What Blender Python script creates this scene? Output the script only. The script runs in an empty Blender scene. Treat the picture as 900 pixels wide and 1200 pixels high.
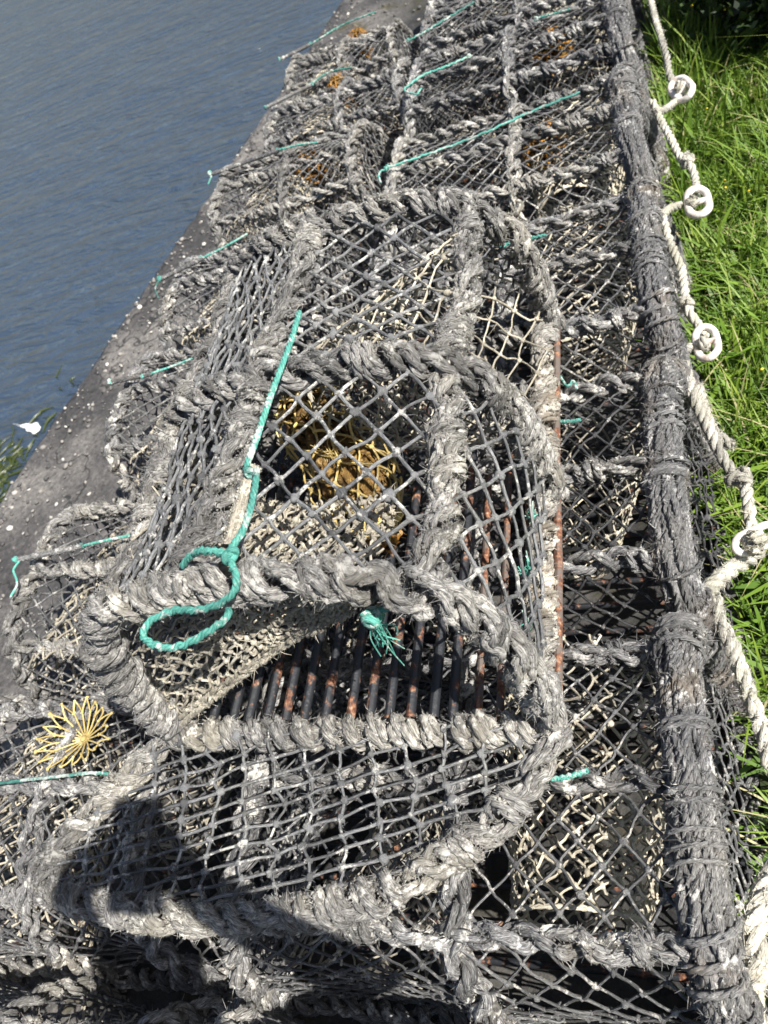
import bpy, math, random
import numpy as np
from mathutils import Matrix, Vector

rng = np.random.default_rng(11)
random.seed(11)
scene = bpy.context.scene
COL = scene.collection
TAU = 2 * math.pi

# ---------------------------------------------------------------- camera maths
F_PX = 900.0
CEN = np.array([450.0, 600.0])
VPY = np.array([650.0, -650.0])
ROLL = math.radians(32)
_n = np.array([math.sin(ROLL), math.cos(ROLL)])
_D = (CEN - VPY) @ _n
_Y = np.array([*(VPY - CEN), F_PX]); _Y /= np.linalg.norm(_Y)
_N = np.array([*(_n * F_PX * F_PX / _D), F_PX]); _N /= np.linalg.norm(_N)
_Z = -_N
_X = np.cross(_Y, _Z)
CM = np.stack([_X, _Y, _Z])
CAM = np.array([0.0, 0.0, 1.33])


def at(px, py, z):
    d = CM @ np.array([(px - 450) / F_PX, (py - 600) / F_PX, 1.0])
    return CAM + d * ((z - CAM[2]) / d[2])


def at_plane(px, py, nrm, c):
    """where a sight line meets the plane nrm.p = c"""
    d = CM @ np.array([(px - 450) / F_PX, (py - 600) / F_PX, 1.0])
    nrm = np.array(nrm, float)
    return CAM + d * ((c - nrm @ CAM) / (nrm @ d))


# ---------------------------------------------------------------- mesh helpers
def unit(v):
    return v / np.maximum(np.linalg.norm(v, axis=-1, keepdims=True), 1e-12)


def frames(P):
    """P (M,K,3): parallel transported frames"""
    T = unit(np.gradient(P, axis=1))
    ref = np.where(np.abs(T[:, 0, 2:3]) < 0.9, np.array([[0, 0, 1.0]]), np.array([[1.0, 0, 0]]))
    N = np.empty_like(P)
    n = unit(ref - (ref * T[:, 0]).sum(-1, keepdims=True) * T[:, 0])
    N[:, 0] = n
    for k in range(1, P.shape[1]):
        t = T[:, k]
        n = n - (n * t).sum(-1, keepdims=True) * t
        n = unit(n)
        N[:, k] = n
    return T, N, np.cross(T, N)


def resample(P, ds=None, n=None):
    P = np.asarray(P, float)
    L = np.r_[0, np.cumsum(np.linalg.norm(np.diff(P, axis=0), axis=1))]
    if n is None:
        n = max(3, int(L[-1] / ds) + 1)
    s = np.linspace(0, L[-1], n)
    return np.stack([np.interp(s, L, P[:, i]) for i in range(3)], -1), s


def spline(P, n=80, closed=False):
    """Catmull-Rom through points"""
    P = np.asarray(P, float)
    Q = np.vstack([2 * P[0] - P[1], P, 2 * P[-1] - P[-2]])
    out = []
    m = max(4, n // (len(P) - 1))
    for i in range(1, len(Q) - 2):
        t = np.linspace(0, 1, m, endpoint=False)[:, None]
        p0, p1, p2, p3 = Q[i - 1], Q[i], Q[i + 1], Q[i + 2]
        out.append(0.5 * (2 * p1 + (p2 - p0) * t + (2 * p0 - 5 * p1 + 4 * p2 - p3) * t ** 2 + (3 * p1 - p0 - 3 * p2 + p3) * t ** 3))
    out.append(P[-1:])
    return np.vstack(out)


def wob(s, scale, k=3):
    """smooth 1-d noise"""
    o = np.zeros_like(s)
    for i in range(k):
        f = scale * (1.9 ** i) * rng.uniform(0.8, 1.25)
        o += np.sin(s * f * TAU + rng.uniform(0, TAU)) / (1.6 ** i)
    return o / 1.7


def _ico(sub):
    import bmesh
    bm = bmesh.new()
    bmesh.ops.create_icosphere(bm, subdivisions=sub, radius=1)
    v = np.array([x.co[:] for x in bm.verts]); f = np.array([[q.index for q in p.verts] for p in bm.faces])
    bm.free()
    return v, f


OCTA = (np.array([[1, 0, 0], [-1, 0, 0], [0, 1, 0], [0, -1, 0], [0, 0, 1], [0, 0, -1.0]]),
        np.array([[0, 2, 4], [2, 1, 4], [1, 3, 4], [3, 0, 4], [2, 0, 5], [1, 2, 5], [3, 1, 5], [0, 3, 5]]))
ICO1, ICO2, ICO3 = _ico(1), _ico(2), _ico(3)


class MB:
    def __init__(self):
        self.V, self.UV, self.R, self.Q, self.T, self.n = [], [], [], [], [], 0

    def add(self, v, uv, r, quads=None, tris=None):
        v = np.asarray(v, float).reshape(-1, 3)
        self.V.append(v)
        self.UV.append(np.broadcast_to(uv, (len(v), 2)) if np.ndim(uv) < 2 else uv)
        self.R.append(np.broadcast_to(r, (len(v),)))
        if quads is not None and len(quads): self.Q.append(np.asarray(quads) + self.n)
        if tris is not None and len(tris): self.T.append(np.asarray(tris) + self.n)
        self.n += len(v)

    def tubes(self, P, r, sides=6, rough=0.0, rnd=None, fr=None, flat=None):
        """P (M,K,3) centre lines, r radius"""
        P = np.asarray(P, float)
        if P.ndim == 2: P = P[None]
        M, K, _ = P.shape
        r = np.broadcast_to(np.asarray(r, float), (M, K))
        T, N, B = fr if fr is not None else frames(P)
        a = np.linspace(0, TAU, sides + 1)
        rr = r[:, :, None] * (1 + rough * rng.normal(size=(M, K, sides + 1)))
        rr[:, :, -1] = rr[:, :, 0]
        V = P[:, :, None] + rr[..., None] * (np.cos(a)[None, None, :, None] * N[:, :, None] + np.sin(a)[None, None, :, None] * B[:, :, None])
        L = np.concatenate([np.zeros((M, 1)), np.cumsum(np.linalg.norm(np.diff(P, axis=1), axis=-1), 1)], 1)
        L = L + rng.uniform(0, 20, (M, 1))
        uv = np.empty((M, K, sides + 1, 2))
        uv[..., 0] = L[:, :, None]; uv[..., 1] = (a / TAU)[None, None] + rng.uniform(0, 9, (M, 1, 1))
        if rnd is None: rnd = rng.uniform(0, 1, M)
        R = np.broadcast_to(np.asarray(rnd).reshape(-1, 1, 1), (M, K, sides + 1))
        idx = np.arange(M * K * (sides + 1)).reshape(M, K, sides + 1)
        q = np.stack([idx[:, :-1, :-1], idx[:, :-1, 1:], idx[:, 1:, 1:], idx[:, 1:, :-1]], -1).reshape(-1, 4)
        self.add(V.reshape(-1, 3), uv.reshape(-1, 2), R.reshape(-1), quads=q)

    def blobs(self, pos, rad, ico=ICO2, noise=0.18, stretch=0.35, rnd=None, flatten=1.0):
        pos = np.asarray(pos, float).reshape(-1, 3)
        M = len(pos)
        if not M: return
        v, f = ico
        sc = 1 + stretch * rng.uniform(-1, 1, (M, 1, 3))
        # random rotation
        q = unit(rng.normal(size=(M, 4)))
        w, x, y, z = q.T
        Rm = np.stack([1 - 2 * (y * y + z * z), 2 * (x * y - z * w), 2 * (x * z + y * w), 2 * (x * y + z * w), 1 - 2 * (x * x + z * z), 2 * (y * z - x * w),
                       2 * (x * z - y * w), 2 * (y * z + x * w), 1 - 2 * (x * x + y * y)], -1).reshape(M, 3, 3)
        vv = v[None] * sc * (1 + noise * rng.normal(size=(M, len(v), 1)))
        vv = np.einsum('mij,mkj->mki', Rm, vv)
        vv[..., 2] *= flatten
        V = pos[:, None] + vv * np.broadcast_to(np.asarray(rad, float).reshape(-1, 1, 1), (M, 1, 1))
        fr = (f[None] + (np.arange(M) * len(v))[:, None, None]).reshape(-1, 3)
        uv = np.stack([np.broadcast_to(np.arange(len(v)) * 0.013, (M, len(v))), np.broadcast_to(v[:, 2] * 0.5, (M, len(v)))], -1).reshape(-1, 2)
        if rnd is None: rnd = rng.uniform(0, 1, M)
        self.add(V.reshape(-1, 3), uv, np.repeat(rnd, len(v)), tris=fr)

    def fuzz(self, n, length=0.014, width=0.0005):
        """loose fibre ends standing off whatever is already in this mesh"""
        if not self.V or n <= 0: return
        big = [i for i, q in enumerate(self.V) if len(q) > 60]
        V = np.vstack([self.V[i] for i in big]); R = np.concatenate([self.R[i] for i in big])
        k = rng.integers(0, len(V) - 30, n)
        p = V[k]
        along = unit(V[k + 21] - p + 1e-6)
        d = unit(rng.normal(size=(n, 3)) * 0.8 + along * rng.choice([-1, 1], (n, 1)) + np.array([0, 0, 0.25]))
        bend = rng.normal(size=(n, 3)) * 0.7
        ln = length * rng.uniform(0.3, 1.3, (n, 1))
        side = unit(np.cross(d, rng.normal(size=(n, 3)))) * width
        pts = [p, p + d * ln * 0.5 + bend * ln * 0.15, p + d * ln + bend * ln * 0.45]
        VV = np.stack([pts[0] - side, pts[0] + side, pts[1] - side * .8, pts[1] + side * .8, pts[2] - side * .3, pts[2] + side * .3], 1)
        b = np.arange(n)[:, None] * 6
        q = np.concatenate([b + np.array([0, 1, 3, 2]), b + np.array([2, 3, 5, 4])], 0)
        self.add(VV.reshape(-1, 3), np.array([0.3, 0.3]), np.repeat(R[k], 6), quads=q)

    def grains(self, n, lo=.0009, hi=.0026):
        """crusty specks stuck all over the rope"""
        big = [i for i, q in enumerate(self.V) if len(q) > 60]
        V = np.vstack([self.V[i] for i in big])
        # gather them into patches
        c = V[rng.integers(0, len(V), max(3, n // 45))]
        pick = rng.integers(0, len(V), n * 3)
        d = np.min(np.linalg.norm(V[pick][:, None] - c[rng.integers(0, len(c), (len(pick), 6))], axis=-1), 1)
        order = np.argsort(d + rng.uniform(0, .12, len(d)))[:n]
        p = V[pick[order]]
        self.blobs(p, rng.uniform(lo, hi, n) * rng.uniform(.6, 1.2, n), OCTA, .12, .5, rnd=rng.uniform(.35, 1, n))

    def build(self, name, mat, parent=None, smooth=True):
        V = np.vstack(self.V); UV = np.vstack(self.UV); R = np.concatenate(self.R)
        Q = np.vstack(self.Q) if self.Q else np.zeros((0, 4), int)
        T = np.vstack(self.T) if self.T else np.zeros((0, 3), int)
        me = bpy.data.meshes.new(name)
        me.vertices.add(len(V)); me.vertices.foreach_set('co', V.astype(np.float32).ravel())
        loops = np.concatenate([Q.ravel(), T.ravel()]).astype(np.int32)
        me.loops.add(len(loops)); me.loops.foreach_set('vertex_index', loops)
        st = np.concatenate([np.arange(len(Q)) * 4, len(Q) * 4 + np.arange(len(T)) * 3]).astype(np.int32)
        me.polygons.add(len(st)); me.polygons.foreach_set('loop_start', st)
        me.polygons.foreach_set('use_smooth', np.full(len(st), smooth))
        uvl = me.uv_layers.new(name='UVMap')
        uvl.data.foreach_set('uv', UV[loops].astype(np.float32).ravel())
        at_ = me.attributes.new('rnd', 'FLOAT', 'POINT'); at_.data.foreach_set('value', R.astype(np.float32))
        me.update(calc_edges=True)
        me.materials.append(mat)
        o = bpy.data.objects.new(name, me)
        COL.objects.link(o)
        if parent is not None: o.parent = parent
        return o


def strands(mb, C, rr, nstr=3, lay=None, sides=6, rough=0.05, rnd=None):
    """three strand laid rope along centre line C"""
    lay = lay or -rr * 8
    C = np.asarray(C, float)
    T, N, B = frames(C[None])
    s = np.r_[0, np.cumsum(np.linalg.norm(np.diff(C, axis=0), axis=1))]
    ph = TAU * s / lay + wob(s, 6) * 0.5
    A = ph[None] + (np.arange(nstr) * TAU / nstr)[:, None]
    P = C[None] + rr * 0.52 * (np.cos(A)[..., None] * N + np.sin(A)[..., None] * B)
    r = rr * 0.57 * (1 + 0.12 * wob(s, 30)[None] * np.ones((nstr, 1)))
    r[:, 0] *= .3; r[:, -1] *= .3
    mb.tubes(P, r, sides, rough, rnd=rnd if rnd is not None else np.clip(rng.uniform(0, 1) + rng.uniform(-.2, .2, nstr), 0, 1))


def wrap(mb, path, core=0.010, rr=0.012, pitch=0.06, starts=2, sides=6, per=18, nstr=3, bare=0.0, rough=0.06):
    """a rod served with old rope: 'starts' ropes wound side by side round the path"""
    L = np.linalg.norm(np.diff(path, axis=0), axis=1).sum()
    n = max(12, int(L / pitch * per))
    P, s = resample(path, n=n)
    P = P + np.stack([wob(s, 5), wob(s, 5), wob(s, 5)], -1) * 0.0035
    T, N, B = frames(P[None])
    N, B = N[0], B[0]
    ph0 = rng.uniform(0, TAU)
    loose = .35 * rr
    for k in range(starts):
        th = TAU * s / pitch + ph0 + k * TAU / starts + 0.9 * wob(s, 5) + .45 * wob(s, 11)
        rad = core + rr * 0.85 + loose * wob(s, 9) + loose * .8 * np.clip(wob(s, 3), 0, 1)
        C = P + rad[:, None] * (np.cos(th)[:, None] * N + np.sin(th)[:, None] * B)
        C2, _ = resample(C, n=n)
        strands(mb, C2, rr * rng.uniform(0.9, 1.12), nstr, -rr * 8.5, sides, rough)


def lumps(mb, path, n, rad, rr=0.011, ln=0.05):
    """extra lashings: short turns of rope knotted over the path"""
    P, s = resample(path, n=400)
    T, N, B = (a[0] for a in frames(P[None]))
    for i in range(n):
        k = rng.integers(12, 388)
        a = np.linspace(0, TAU * rng.uniform(1.2, 2.6), 36)
        off = (a / a[-1] - .5) * ln * rng.uniform(.3, 1)
        R = rad * rng.uniform(.95, 1.15)
        C = P[k] + off[:, None] * T[k] + R * (np.cos(a + i)[:, None] * N[k] + np.sin(a + i)[:, None] * B[k])
        strands(mb, C, rr * rng.uniform(.7, 1.1), 3, None, 5)


def bundle(mb, path, R=0.028, rr=0.0046, lash=0.075):
    """several old ropes laid side by side along the path and lashed round"""
    L = np.linalg.norm(np.diff(path, axis=0), axis=1).sum()
    P, s = resample(path, ds=0.006)
    T, N, B = (a[0] for a in frames(P[None]))
    m = 26
    mb.tubes(P, R * .84 * (1 + .05 * wob(s, 8)), 14, .05)
    for k in range(m):
        a = k * TAU / m + 0.30 * wob(s, 2.2) + .12 * wob(s, 9)
        q = (R - rr * .6) * (1 + .10 * wob(s, 6))
        C = P + q[:, None] * (np.cos(a)[:, None] * N + np.sin(a)[:, None] * B)
        strands(mb, C, rr * rng.uniform(.8, 1.35), 3, 0.04, 5, .12)
    nl = int(L / lash)
    for i in range(nl):
        c = int((i + rng.uniform(-.2, 1.2)) / nl * (len(P) - 1)); c = min(max(c, 2), len(P) - 3)
        turns = rng.integers(1, 4)
        a = np.linspace(0, TAU * turns, 16 * turns)
        off = (np.linspace(-.5, .5, len(a))) * turns * rng.uniform(.008, .03)
        C = P[c] + off[:, None] * T[c] + (R + .004 + .003 * wob(a / 6, 1))[:, None] * (np.cos(a)[:, None] * N[c] + np.sin(a)[:, None] * B[c])
        strands(mb, C, rng.uniform(.0032, .0058), 3, None, 5, .1)


def net(mb, S, a, b, r, kr, inside=None, jit=0.1, K=5, sides=5, sag=0.003, knots=True, ico=ICO2, drop=0.0, size=None):
    """knotted twine mesh on the surface S(u,v); a, b: lattice steps in uv"""
    a = np.array(a, float); b = np.array(b, float)
    if inside is None:
        inside = lambda p: (p[..., 0] >= 0) & (p[..., 0] <= 1) & (p[..., 1] >= 0) & (p[..., 1] <= 1)
    inv = np.linalg.inv(np.stack([a, b], 1))
    cs = np.array([[0, 0], [1, 0], [0, 1], [1, 1]]) @ inv.T
    lo, hi = np.floor(cs.min(0)).astype(int) - 1, np.ceil(cs.max(0)).astype(int) + 1
    I, J = np.meshgrid(np.arange(lo[0], hi[0] + 1), np.arange(lo[1], hi[1] + 1), indexing='ij')
    off = rng.uniform(0, 1, 2)
    uv = (I[..., None] + off[0]) * a + (J[..., None] + off[1]) * b
    uv = uv + jit * (rng.normal(size=I.shape + (1,)) * a + rng.normal(size=I.shape + (1,)) * b) * 0.5
    ins = inside(uv)
    ed = []
    for p, q, i0, i1 in ((uv[:-1], uv[1:], ins[:-1], ins[1:]), (uv[:, :-1], uv[:, 1:], ins[:, :-1], ins[:, 1:])):
        p, q, i0, i1 = p.reshape(-1, 2), q.reshape(-1, 2), i0.ravel(), i1.ravel()
        sw = ~i0 & i1
        p, q = np.where(sw[:, None], q, p), np.where(sw[:, None], p, q)
        keep = i0 | i1
        full = (i0 & i1)[keep]
        p, q = p[keep], q[keep]
        l0, l1 = np.zeros(len(p)), np.ones(len(p))
        for _ in range(12):
            m = (l0 + l1) / 2
            ok = inside(p + (q - p) * m[:, None])
            l0 = np.where(ok, m, l0); l1 = np.where(ok, l1, m)
        f = np.where(full, 1.0, l0)
        ed.append(np.stack([p, p + (q - p) * f[:, None]], 1))
    ed = np.concatenate(ed)
    if drop: ed = ed[rng.uniform(size=len(ed)) > drop]
    t = np.linspace(0, 1, K)
    UVs = ed[:, :1] + (ed[:, 1:] - ed[:, :1]) * t[None, :, None]
    P = S(UVs[..., 0], UVs[..., 1])
    P = P + (np.sin(math.pi * t)[None, :, None] * rng.normal(size=(len(P), 1, 3)) + np.sin(TAU * t)[None, :, None] * .5 * rng.normal(size=(len(P), 1, 3))) * sag
    rr = r * rng.uniform(.85, 1.15, (len(P), 1)) * (1 + .18 * np.abs(2 * t - 1) ** 3)[None]
    mb.tubes(P, rr, sides, .05)
    if knots:
        kp = uv[ins]
        mb.blobs(S(kp[:, 0], kp[:, 1]), kr * rng.uniform(.8, 1.25, len(kp)), ico, .16, .3)


# ---------------------------------------------------------------- materials
def mat(name):
    m = bpy.data.materials.new(name); m.use_nodes = True
    nt = m.node_tree; nt.nodes.clear()
    out = nt.nodes.new('ShaderNodeOutputMaterial'); bs = nt.nodes.new('ShaderNodeBsdfPrincipled')
    nt.links.new(bs.outputs[0], out.inputs[0])
    return m, nt, bs


def nd(nt, kind, **kw):
    n = nt.nodes.new(kind)
    for k, v in kw.items():
        if k.startswith('i_'):
            key = k[2:]
            n.inputs[int(key) if key.isdigit() else key.replace('_', ' ')].default_value = v
        else:
            setattr(n, k, v)
    return n


def ramp(nt, src, stops, interp='LINEAR'):
    n = nt.nodes.new('ShaderNodeValToRGB'); n.color_ramp.interpolation = interp
    el = n.color_ramp.elements
    while len(el) < len(stops): el.new(0.5)
    for e, (p, c) in zip(el, stops):
        e.position = p; e.color = (*c, 1) if len(c) == 3 else c
    nt.links.new(src, n.inputs[0]); return n.outputs[0]


def mix(nt, fac, a, b, mode='MIX'):
    n = nt.nodes.new('ShaderNodeMix'); n.data_type = 'RGBA'; n.blend_type = mode
    for i, v in ((0, fac), (6, a), (7, b)):
        if hasattr(v, 'is_linked'): nt.links.new(v, n.inputs[i])
        else: n.inputs[i].default_value = v if i == 0 else (*v, 1)
    return n.outputs[2]


def rope_mat(name, dark, mid, pale, patch=.5, crust=(.62, .60, .54), crust_amt=.5, tint=None, rough=.82, fibre=1.0, spec=.35, bump=.6):
    m, nt, bs = mat(name)
    tc = nd(nt, 'ShaderNodeTexCoord'); oi = nd(nt, 'ShaderNodeObjectInfo')
    at_ = nd(nt, 'ShaderNodeAttribute', attribute_name='rnd')
    mp = nd(nt, 'ShaderNodeMapping'); mp.inputs['Scale'].default_value = (75, 13, 1)
    nt.links.new(tc.outputs['UV'], mp.inputs[0])
    fb = nd(nt, 'ShaderNodeTexNoise', noise_dimensions='2D'); fb.inputs['Scale'].default_value = 1.6; fb.inputs['Detail'].default_value = 5; fb.inputs['Roughness'].default_value = .65
    nt.links.new(mp.outputs[0], fb.inputs['Vector'])
    # shift object space per object so that copies differ
    add = nd(nt, 'ShaderNodeVectorMath', operation='ADD'); sc = nd(nt, 'ShaderNodeVectorMath', operation='SCALE')
    cmb = nd(nt, 'ShaderNodeCombineXYZ')
    for i in range(3): nt.links.new(oi.outputs['Random'], cmb.inputs[i])
    nt.links.new(cmb.outputs[0], sc.inputs[0]); sc.inputs['Scale'].default_value = 37
    nt.links.new(tc.outputs['Object'], add.inputs[0]); nt.links.new(sc.outputs[0], add.inputs[1])
    big = nd(nt, 'ShaderNodeTexNoise'); big.inputs['Scale'].default_value = 11; big.inputs['Detail'].default_value = 4
    fine = nd(nt, 'ShaderNodeTexNoise'); fine.inputs['Scale'].default_value = 170; fine.inputs['Detail'].default_value = 5; fine.inputs['Roughness'].default_value = .7
    med = nd(nt, 'ShaderNodeTexNoise'); med.inputs['Scale'].default_value = 45; med.inputs['Detail'].default_value = 3
    for q in (big, fine, med): nt.links.new(add.outputs[0], q.inputs['Vector'])
    f = ramp(nt, fb.outputs['Fac'], [(.30, dark), (.5, mid), (.72, pale)])
    # strand to strand variation
    v = nd(nt, 'ShaderNodeMapRange'); v.inputs['To Min'].default_value = .62; v.inputs['To Max'].default_value = 1.35
    nt.links.new(at_.outputs['Fac'], v.inputs['Value'])
    gr = nd(nt, 'ShaderNodeCombineColor')
    for i in range(3): nt.links.new(v.outputs[0], gr.inputs[i])
    c = mix(nt, 1.0, f, gr.outputs[0], 'MULTIPLY')
    if tint:
        tf = ramp(nt, big.outputs['Fac'], [(.5, (0, 0, 0)), (.68, (1, 1, 1))])
        c = mix(nt, tf, c, mix(nt, .6, c, tint))
    bm_ = nd(nt, 'ShaderNodeMath', operation='MULTIPLY_ADD'); nt.links.new(big.outputs['Fac'], bm_.inputs[0]); bm_.inputs[1].default_value = .22; bm_.inputs[2].default_value = -.11
    cov = nd(nt, 'ShaderNodeMath', operation='MULTIPLY_ADD'); nt.links.new(med.outputs['Fac'], cov.inputs[0]); cov.inputs[1].default_value = .6
    cov2 = nd(nt, 'ShaderNodeMath', operation='MULTIPLY'); nt.links.new(fine.outputs['Fac'], cov2.inputs[0]); cov2.inputs[1].default_value = .5
    ad_ = nd(nt, 'ShaderNodeMath', operation='ADD'); nt.links.new(cov2.outputs[0], ad_.inputs[0]); nt.links.new(bm_.outputs[0], ad_.inputs[1])
    nt.links.new(ad_.outputs[0], cov.inputs[2])
    t0 = .66 - .13 * crust_amt
    cf = ramp(nt, cov.outputs[0], [(t0, (0, 0, 0)), (t0 + .07, (1, 1, 1))])
    c = mix(nt, cf, c, crust)
    lo_ = nd(nt, 'ShaderNodeTexNoise'); lo_.inputs['Scale'].default_value = 6.5; lo_.inputs['Detail'].default_value = 2; nt.links.new(add.outputs[0], lo_.inputs['Vector'])
    c = mix(nt, 1.0, c, ramp(nt, lo_.outputs['Fac'], [(.34, (.60, .60, .61)), (.5, (1, 1, 1)), (.68, (1.22, 1.2, 1.14))]), 'MULTIPLY')
    nt.links.new(c, bs.inputs['Base Color'])
    bs.inputs['Roughness'].default_value = rough
    bs.inputs['Specular IOR Level'].default_value = spec
    b1 = nd(nt, 'ShaderNodeBump'); b1.inputs['Strength'].default_value = bump; b1.inputs['Distance'].default_value = .0035 * fibre
    h = nd(nt, 'ShaderNodeMath', operation='MULTIPLY_ADD'); nt.links.new(fine.outputs['Fac'], h.inputs[0]); h.inputs[1].default_value = .7; nt.links.new(fb.outputs['Fac'], h.inputs[2])
    nt.links.new(h.outputs[0], b1.inputs['Height']); nt.links.new(b1.outputs[0], bs.inputs['Normal'])
    return m


M = {}
M['rope'] = rope_mat('old_grey_rope', (.028, .027, .026), (.205, .199, .188), (.52, .508, .478), crust=(.52, .505, .465), crust_amt=.50, tint=(.21, .195, .16), rough=.66, spec=.45)
M['rope_dark'] = rope_mat('tarry_rope', (.032, .032, .034), (.135, .134, .135), (.34, .335, .33), crust=(.52, .51, .49), crust_amt=.40, tint=(.17, .13, .085), rough=.6, spec=.55)
M['rope_mid'] = rope_mat('row_rope', (.020, .020, .022), (.135, .134, .134), (.40, .395, .385), crust=(.60, .585, .54), crust_amt=.52, tint=(.17, .155, .13), rough=.52, spec=.55)
M['rope_beige'] = rope_mat('bleached_rope', (.05, .047, .042), (.23, .22, .20), (.46, .445, .41), crust=(.56, .53, .47), crust_amt=.48, tint=(.25, .2, .14))
M['twine'] = rope_mat('grey_twine', (.04, .042, .046), (.16, .165, .17), (.34, .34, .34), crust=(.58, .57, .53), crust_amt=.40, rough=.72)
M['twine_dark'] = rope_mat('dark_twine', (.016, .016, .018), (.055, .056, .06), (.16, .16, .165), crust=(.45, .44, .42), crust_amt=.22, rough=.55, spec=.5)
M['twine_row'] = rope_mat('row_twine', (.022, .023, .026), (.11, .112, .115), (.30, .30, .30), crust=(.55, .53, .49), crust_amt=.42, rough=.6, spec=.5)
M['cream'] = rope_mat('cream_twine', (.28, .25, .19), (.52, .47, .37), (.70, .66, .55), crust=(.7, .66, .56), crust_amt=.4, rough=.75)
M['cream_grey'] = rope_mat('dirty_cream_twine', (.15, .135, .105), (.36, .33, .27), (.58, .54, .45), crust=(.64, .6, .5), crust_amt=.4, rough=.75)
M['cream_rope'] = rope_mat('cream_rope', (.18, .17, .135), (.47, .45, .385), (.70, .68, .60), crust=(.72, .70, .63), crust_amt=.4, tint=(.30, .29, .21), rough=.7)
M['teal'] = rope_mat('teal_cord', (.03, .15, .12), (.08, .33, .27), (.22, .50, .43), crust=(.50, .57, .52), crust_amt=.72, rough=.6, fibre=.5)
M['yellow'] = rope_mat('yellow_twine', (.34, .21, .055), (.66, .49, .17), (.80, .67, .34), crust=(.78, .68, .42), crust_amt=.3, rough=.7)
M['ochre'] = rope_mat('ochre_mass', (.045, .026, .008), (.15, .085, .022), (.30, .19, .06), crust=(.36, .26, .12), crust_amt=.3)
M['orange'] = rope_mat('orange_twine', (.18, .07, .012), (.48, .22, .035), (.66, .38, .09), crust=(.6, .45, .25), crust_amt=.3)
M['pale_yellow'] = rope_mat('pale_yellow_twine', (.5, .32, .06), (.72, .55, .2), (.82, .70, .38), crust=(.78, .68, .42), crust_amt=.4)


def rust_mat(name, paint, amt, rough=.45):
    m, nt, bs = mat(name)
    tc = nd(nt, 'ShaderNodeTexCoord')
    n1 = nd(nt, 'ShaderNodeTexNoise'); n1.inputs['Scale'].default_value = 38; n1.inputs['Detail'].default_value = 6; n1.inputs['Roughness'].default_value = .65
    n2 = nd(nt, 'ShaderNodeTexNoise'); n2.inputs['Scale'].default_value = 160; n2.inputs['Detail'].default_value = 4
    for q in (n1, n2): nt.links.new(tc.outputs['Object'], q.inputs['Vector'])
    rust = ramp(nt, n2.outputs['Fac'], [(.3, (.05, .022, .015)), (.48, (.14, .055, .03)), (.62, (.30, .15, .08)), (.74, (.42, .34, .27))])
    f = ramp(nt, n1.outputs['Fac'], [(.62 - amt * .4, (0, 0, 0)), (.70 - amt * .4, (1, 1, 1))])
    nt.links.new(mix(nt, f, paint, rust), bs.inputs['Base Color'])
    rr = nd(nt, 'ShaderNodeMapRange'); nt.links.new(f, rr.inputs['Value']); rr.inputs['To Min'].default_value = rough; rr.inputs['To Max'].default_value = .9
    nt.links.new(rr.outputs[0], bs.inputs['Roughness'])
    b = nd(nt, 'ShaderNodeBump'); b.inputs['Strength'].default_value = .5; b.inputs['Distance'].default_value = .002
    nt.links.new(n2.outputs['Fac'], b.inputs['Height']); nt.links.new(b.outputs[0], bs.inputs['Normal'])
    return m


M['bar'] = rust_mat('black_bar', (.022, .024, .028), .22)
M['rust'] = rust_mat('rusty_steel', (.12, .095, .08), .42, .75)

m, nt, bs = mat('white_plastic')
tc = nd(nt, 'ShaderNodeTexCoord'); n1 = nd(nt, 'ShaderNodeTexNoise'); n1.inputs['Scale'].default_value = 60; n1.inputs['Detail'].default_value = 4
nt.links.new(tc.outputs['Object'], n1.inputs['Vector'])
nt.links.new(ramp(nt, n1.outputs['Fac'], [(.32, (.46, .36, .29)), (.46, (.72, .66, .60)), (.6, (.80, .77, .73))]), bs.inputs['Base Color'])
bs.inputs['Roughness'].default_value = .38
bs.inputs['Subsurface Weight'].default_value = .15; bs.inputs['Subsurface Radius'].default_value = (.01, .008, .006)
M['plastic'] = m

# quay concrete
m, nt, bs = mat('quay_concrete')
tc = nd(nt, 'ShaderNodeTexCoord')
n1 = nd(nt, 'ShaderNodeTexNoise'); n1.inputs['Scale'].default_value = 3.2; n1.inputs['Detail'].default_value = 7
n2 = nd(nt, 'ShaderNodeTexNoise'); n2.inputs['Scale'].default_value = 60; n2.inputs['Detail'].default_value = 6; n2.inputs['Roughness'].default_value = .7
n3 = nd(nt, 'ShaderNodeTexVoronoi'); n3.inputs['Scale'].default_value = 85
n4 = nd(nt, 'ShaderNodeTexNoise'); n4.inputs['Scale'].default_value = 7; n4.inputs['Detail'].default_value = 4
for q in (n1, n2, n3, n4): nt.links.new(tc.outputs['Object'], q.inputs['Vector'])
base = ramp(nt, n1.outputs['Fac'], [(.3, (.07, .068, .067)), (.5, (.11, .106, .104)), (.7, (.165, .158, .15))])
sp = ramp(nt, n2.outputs['Fac'], [(.32, (.45, .45, .45)), (.5, (.95, .95, .95)), (.70, (1.7, 1.65, 1.6))])
c = mix(nt, 1.0, base, sp, 'MULTIPLY')
peb = ramp(nt, n3.outputs['Distance'], [(.10, (1, 1, 1)), (.2, (0, 0, 0))])
pf = nd(nt, 'ShaderNodeMath', operation='MULTIPLY'); nt.links.new(peb, pf.inputs[0]); pf.inputs[1].default_value = .35
c = mix(nt, pf.outputs[0], c, (.42, .40, .37))
alg = ramp(nt, n4.outputs['Fac'], [(.54, (0, 0, 0)), (.66, (1, 1, 1))])
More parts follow.
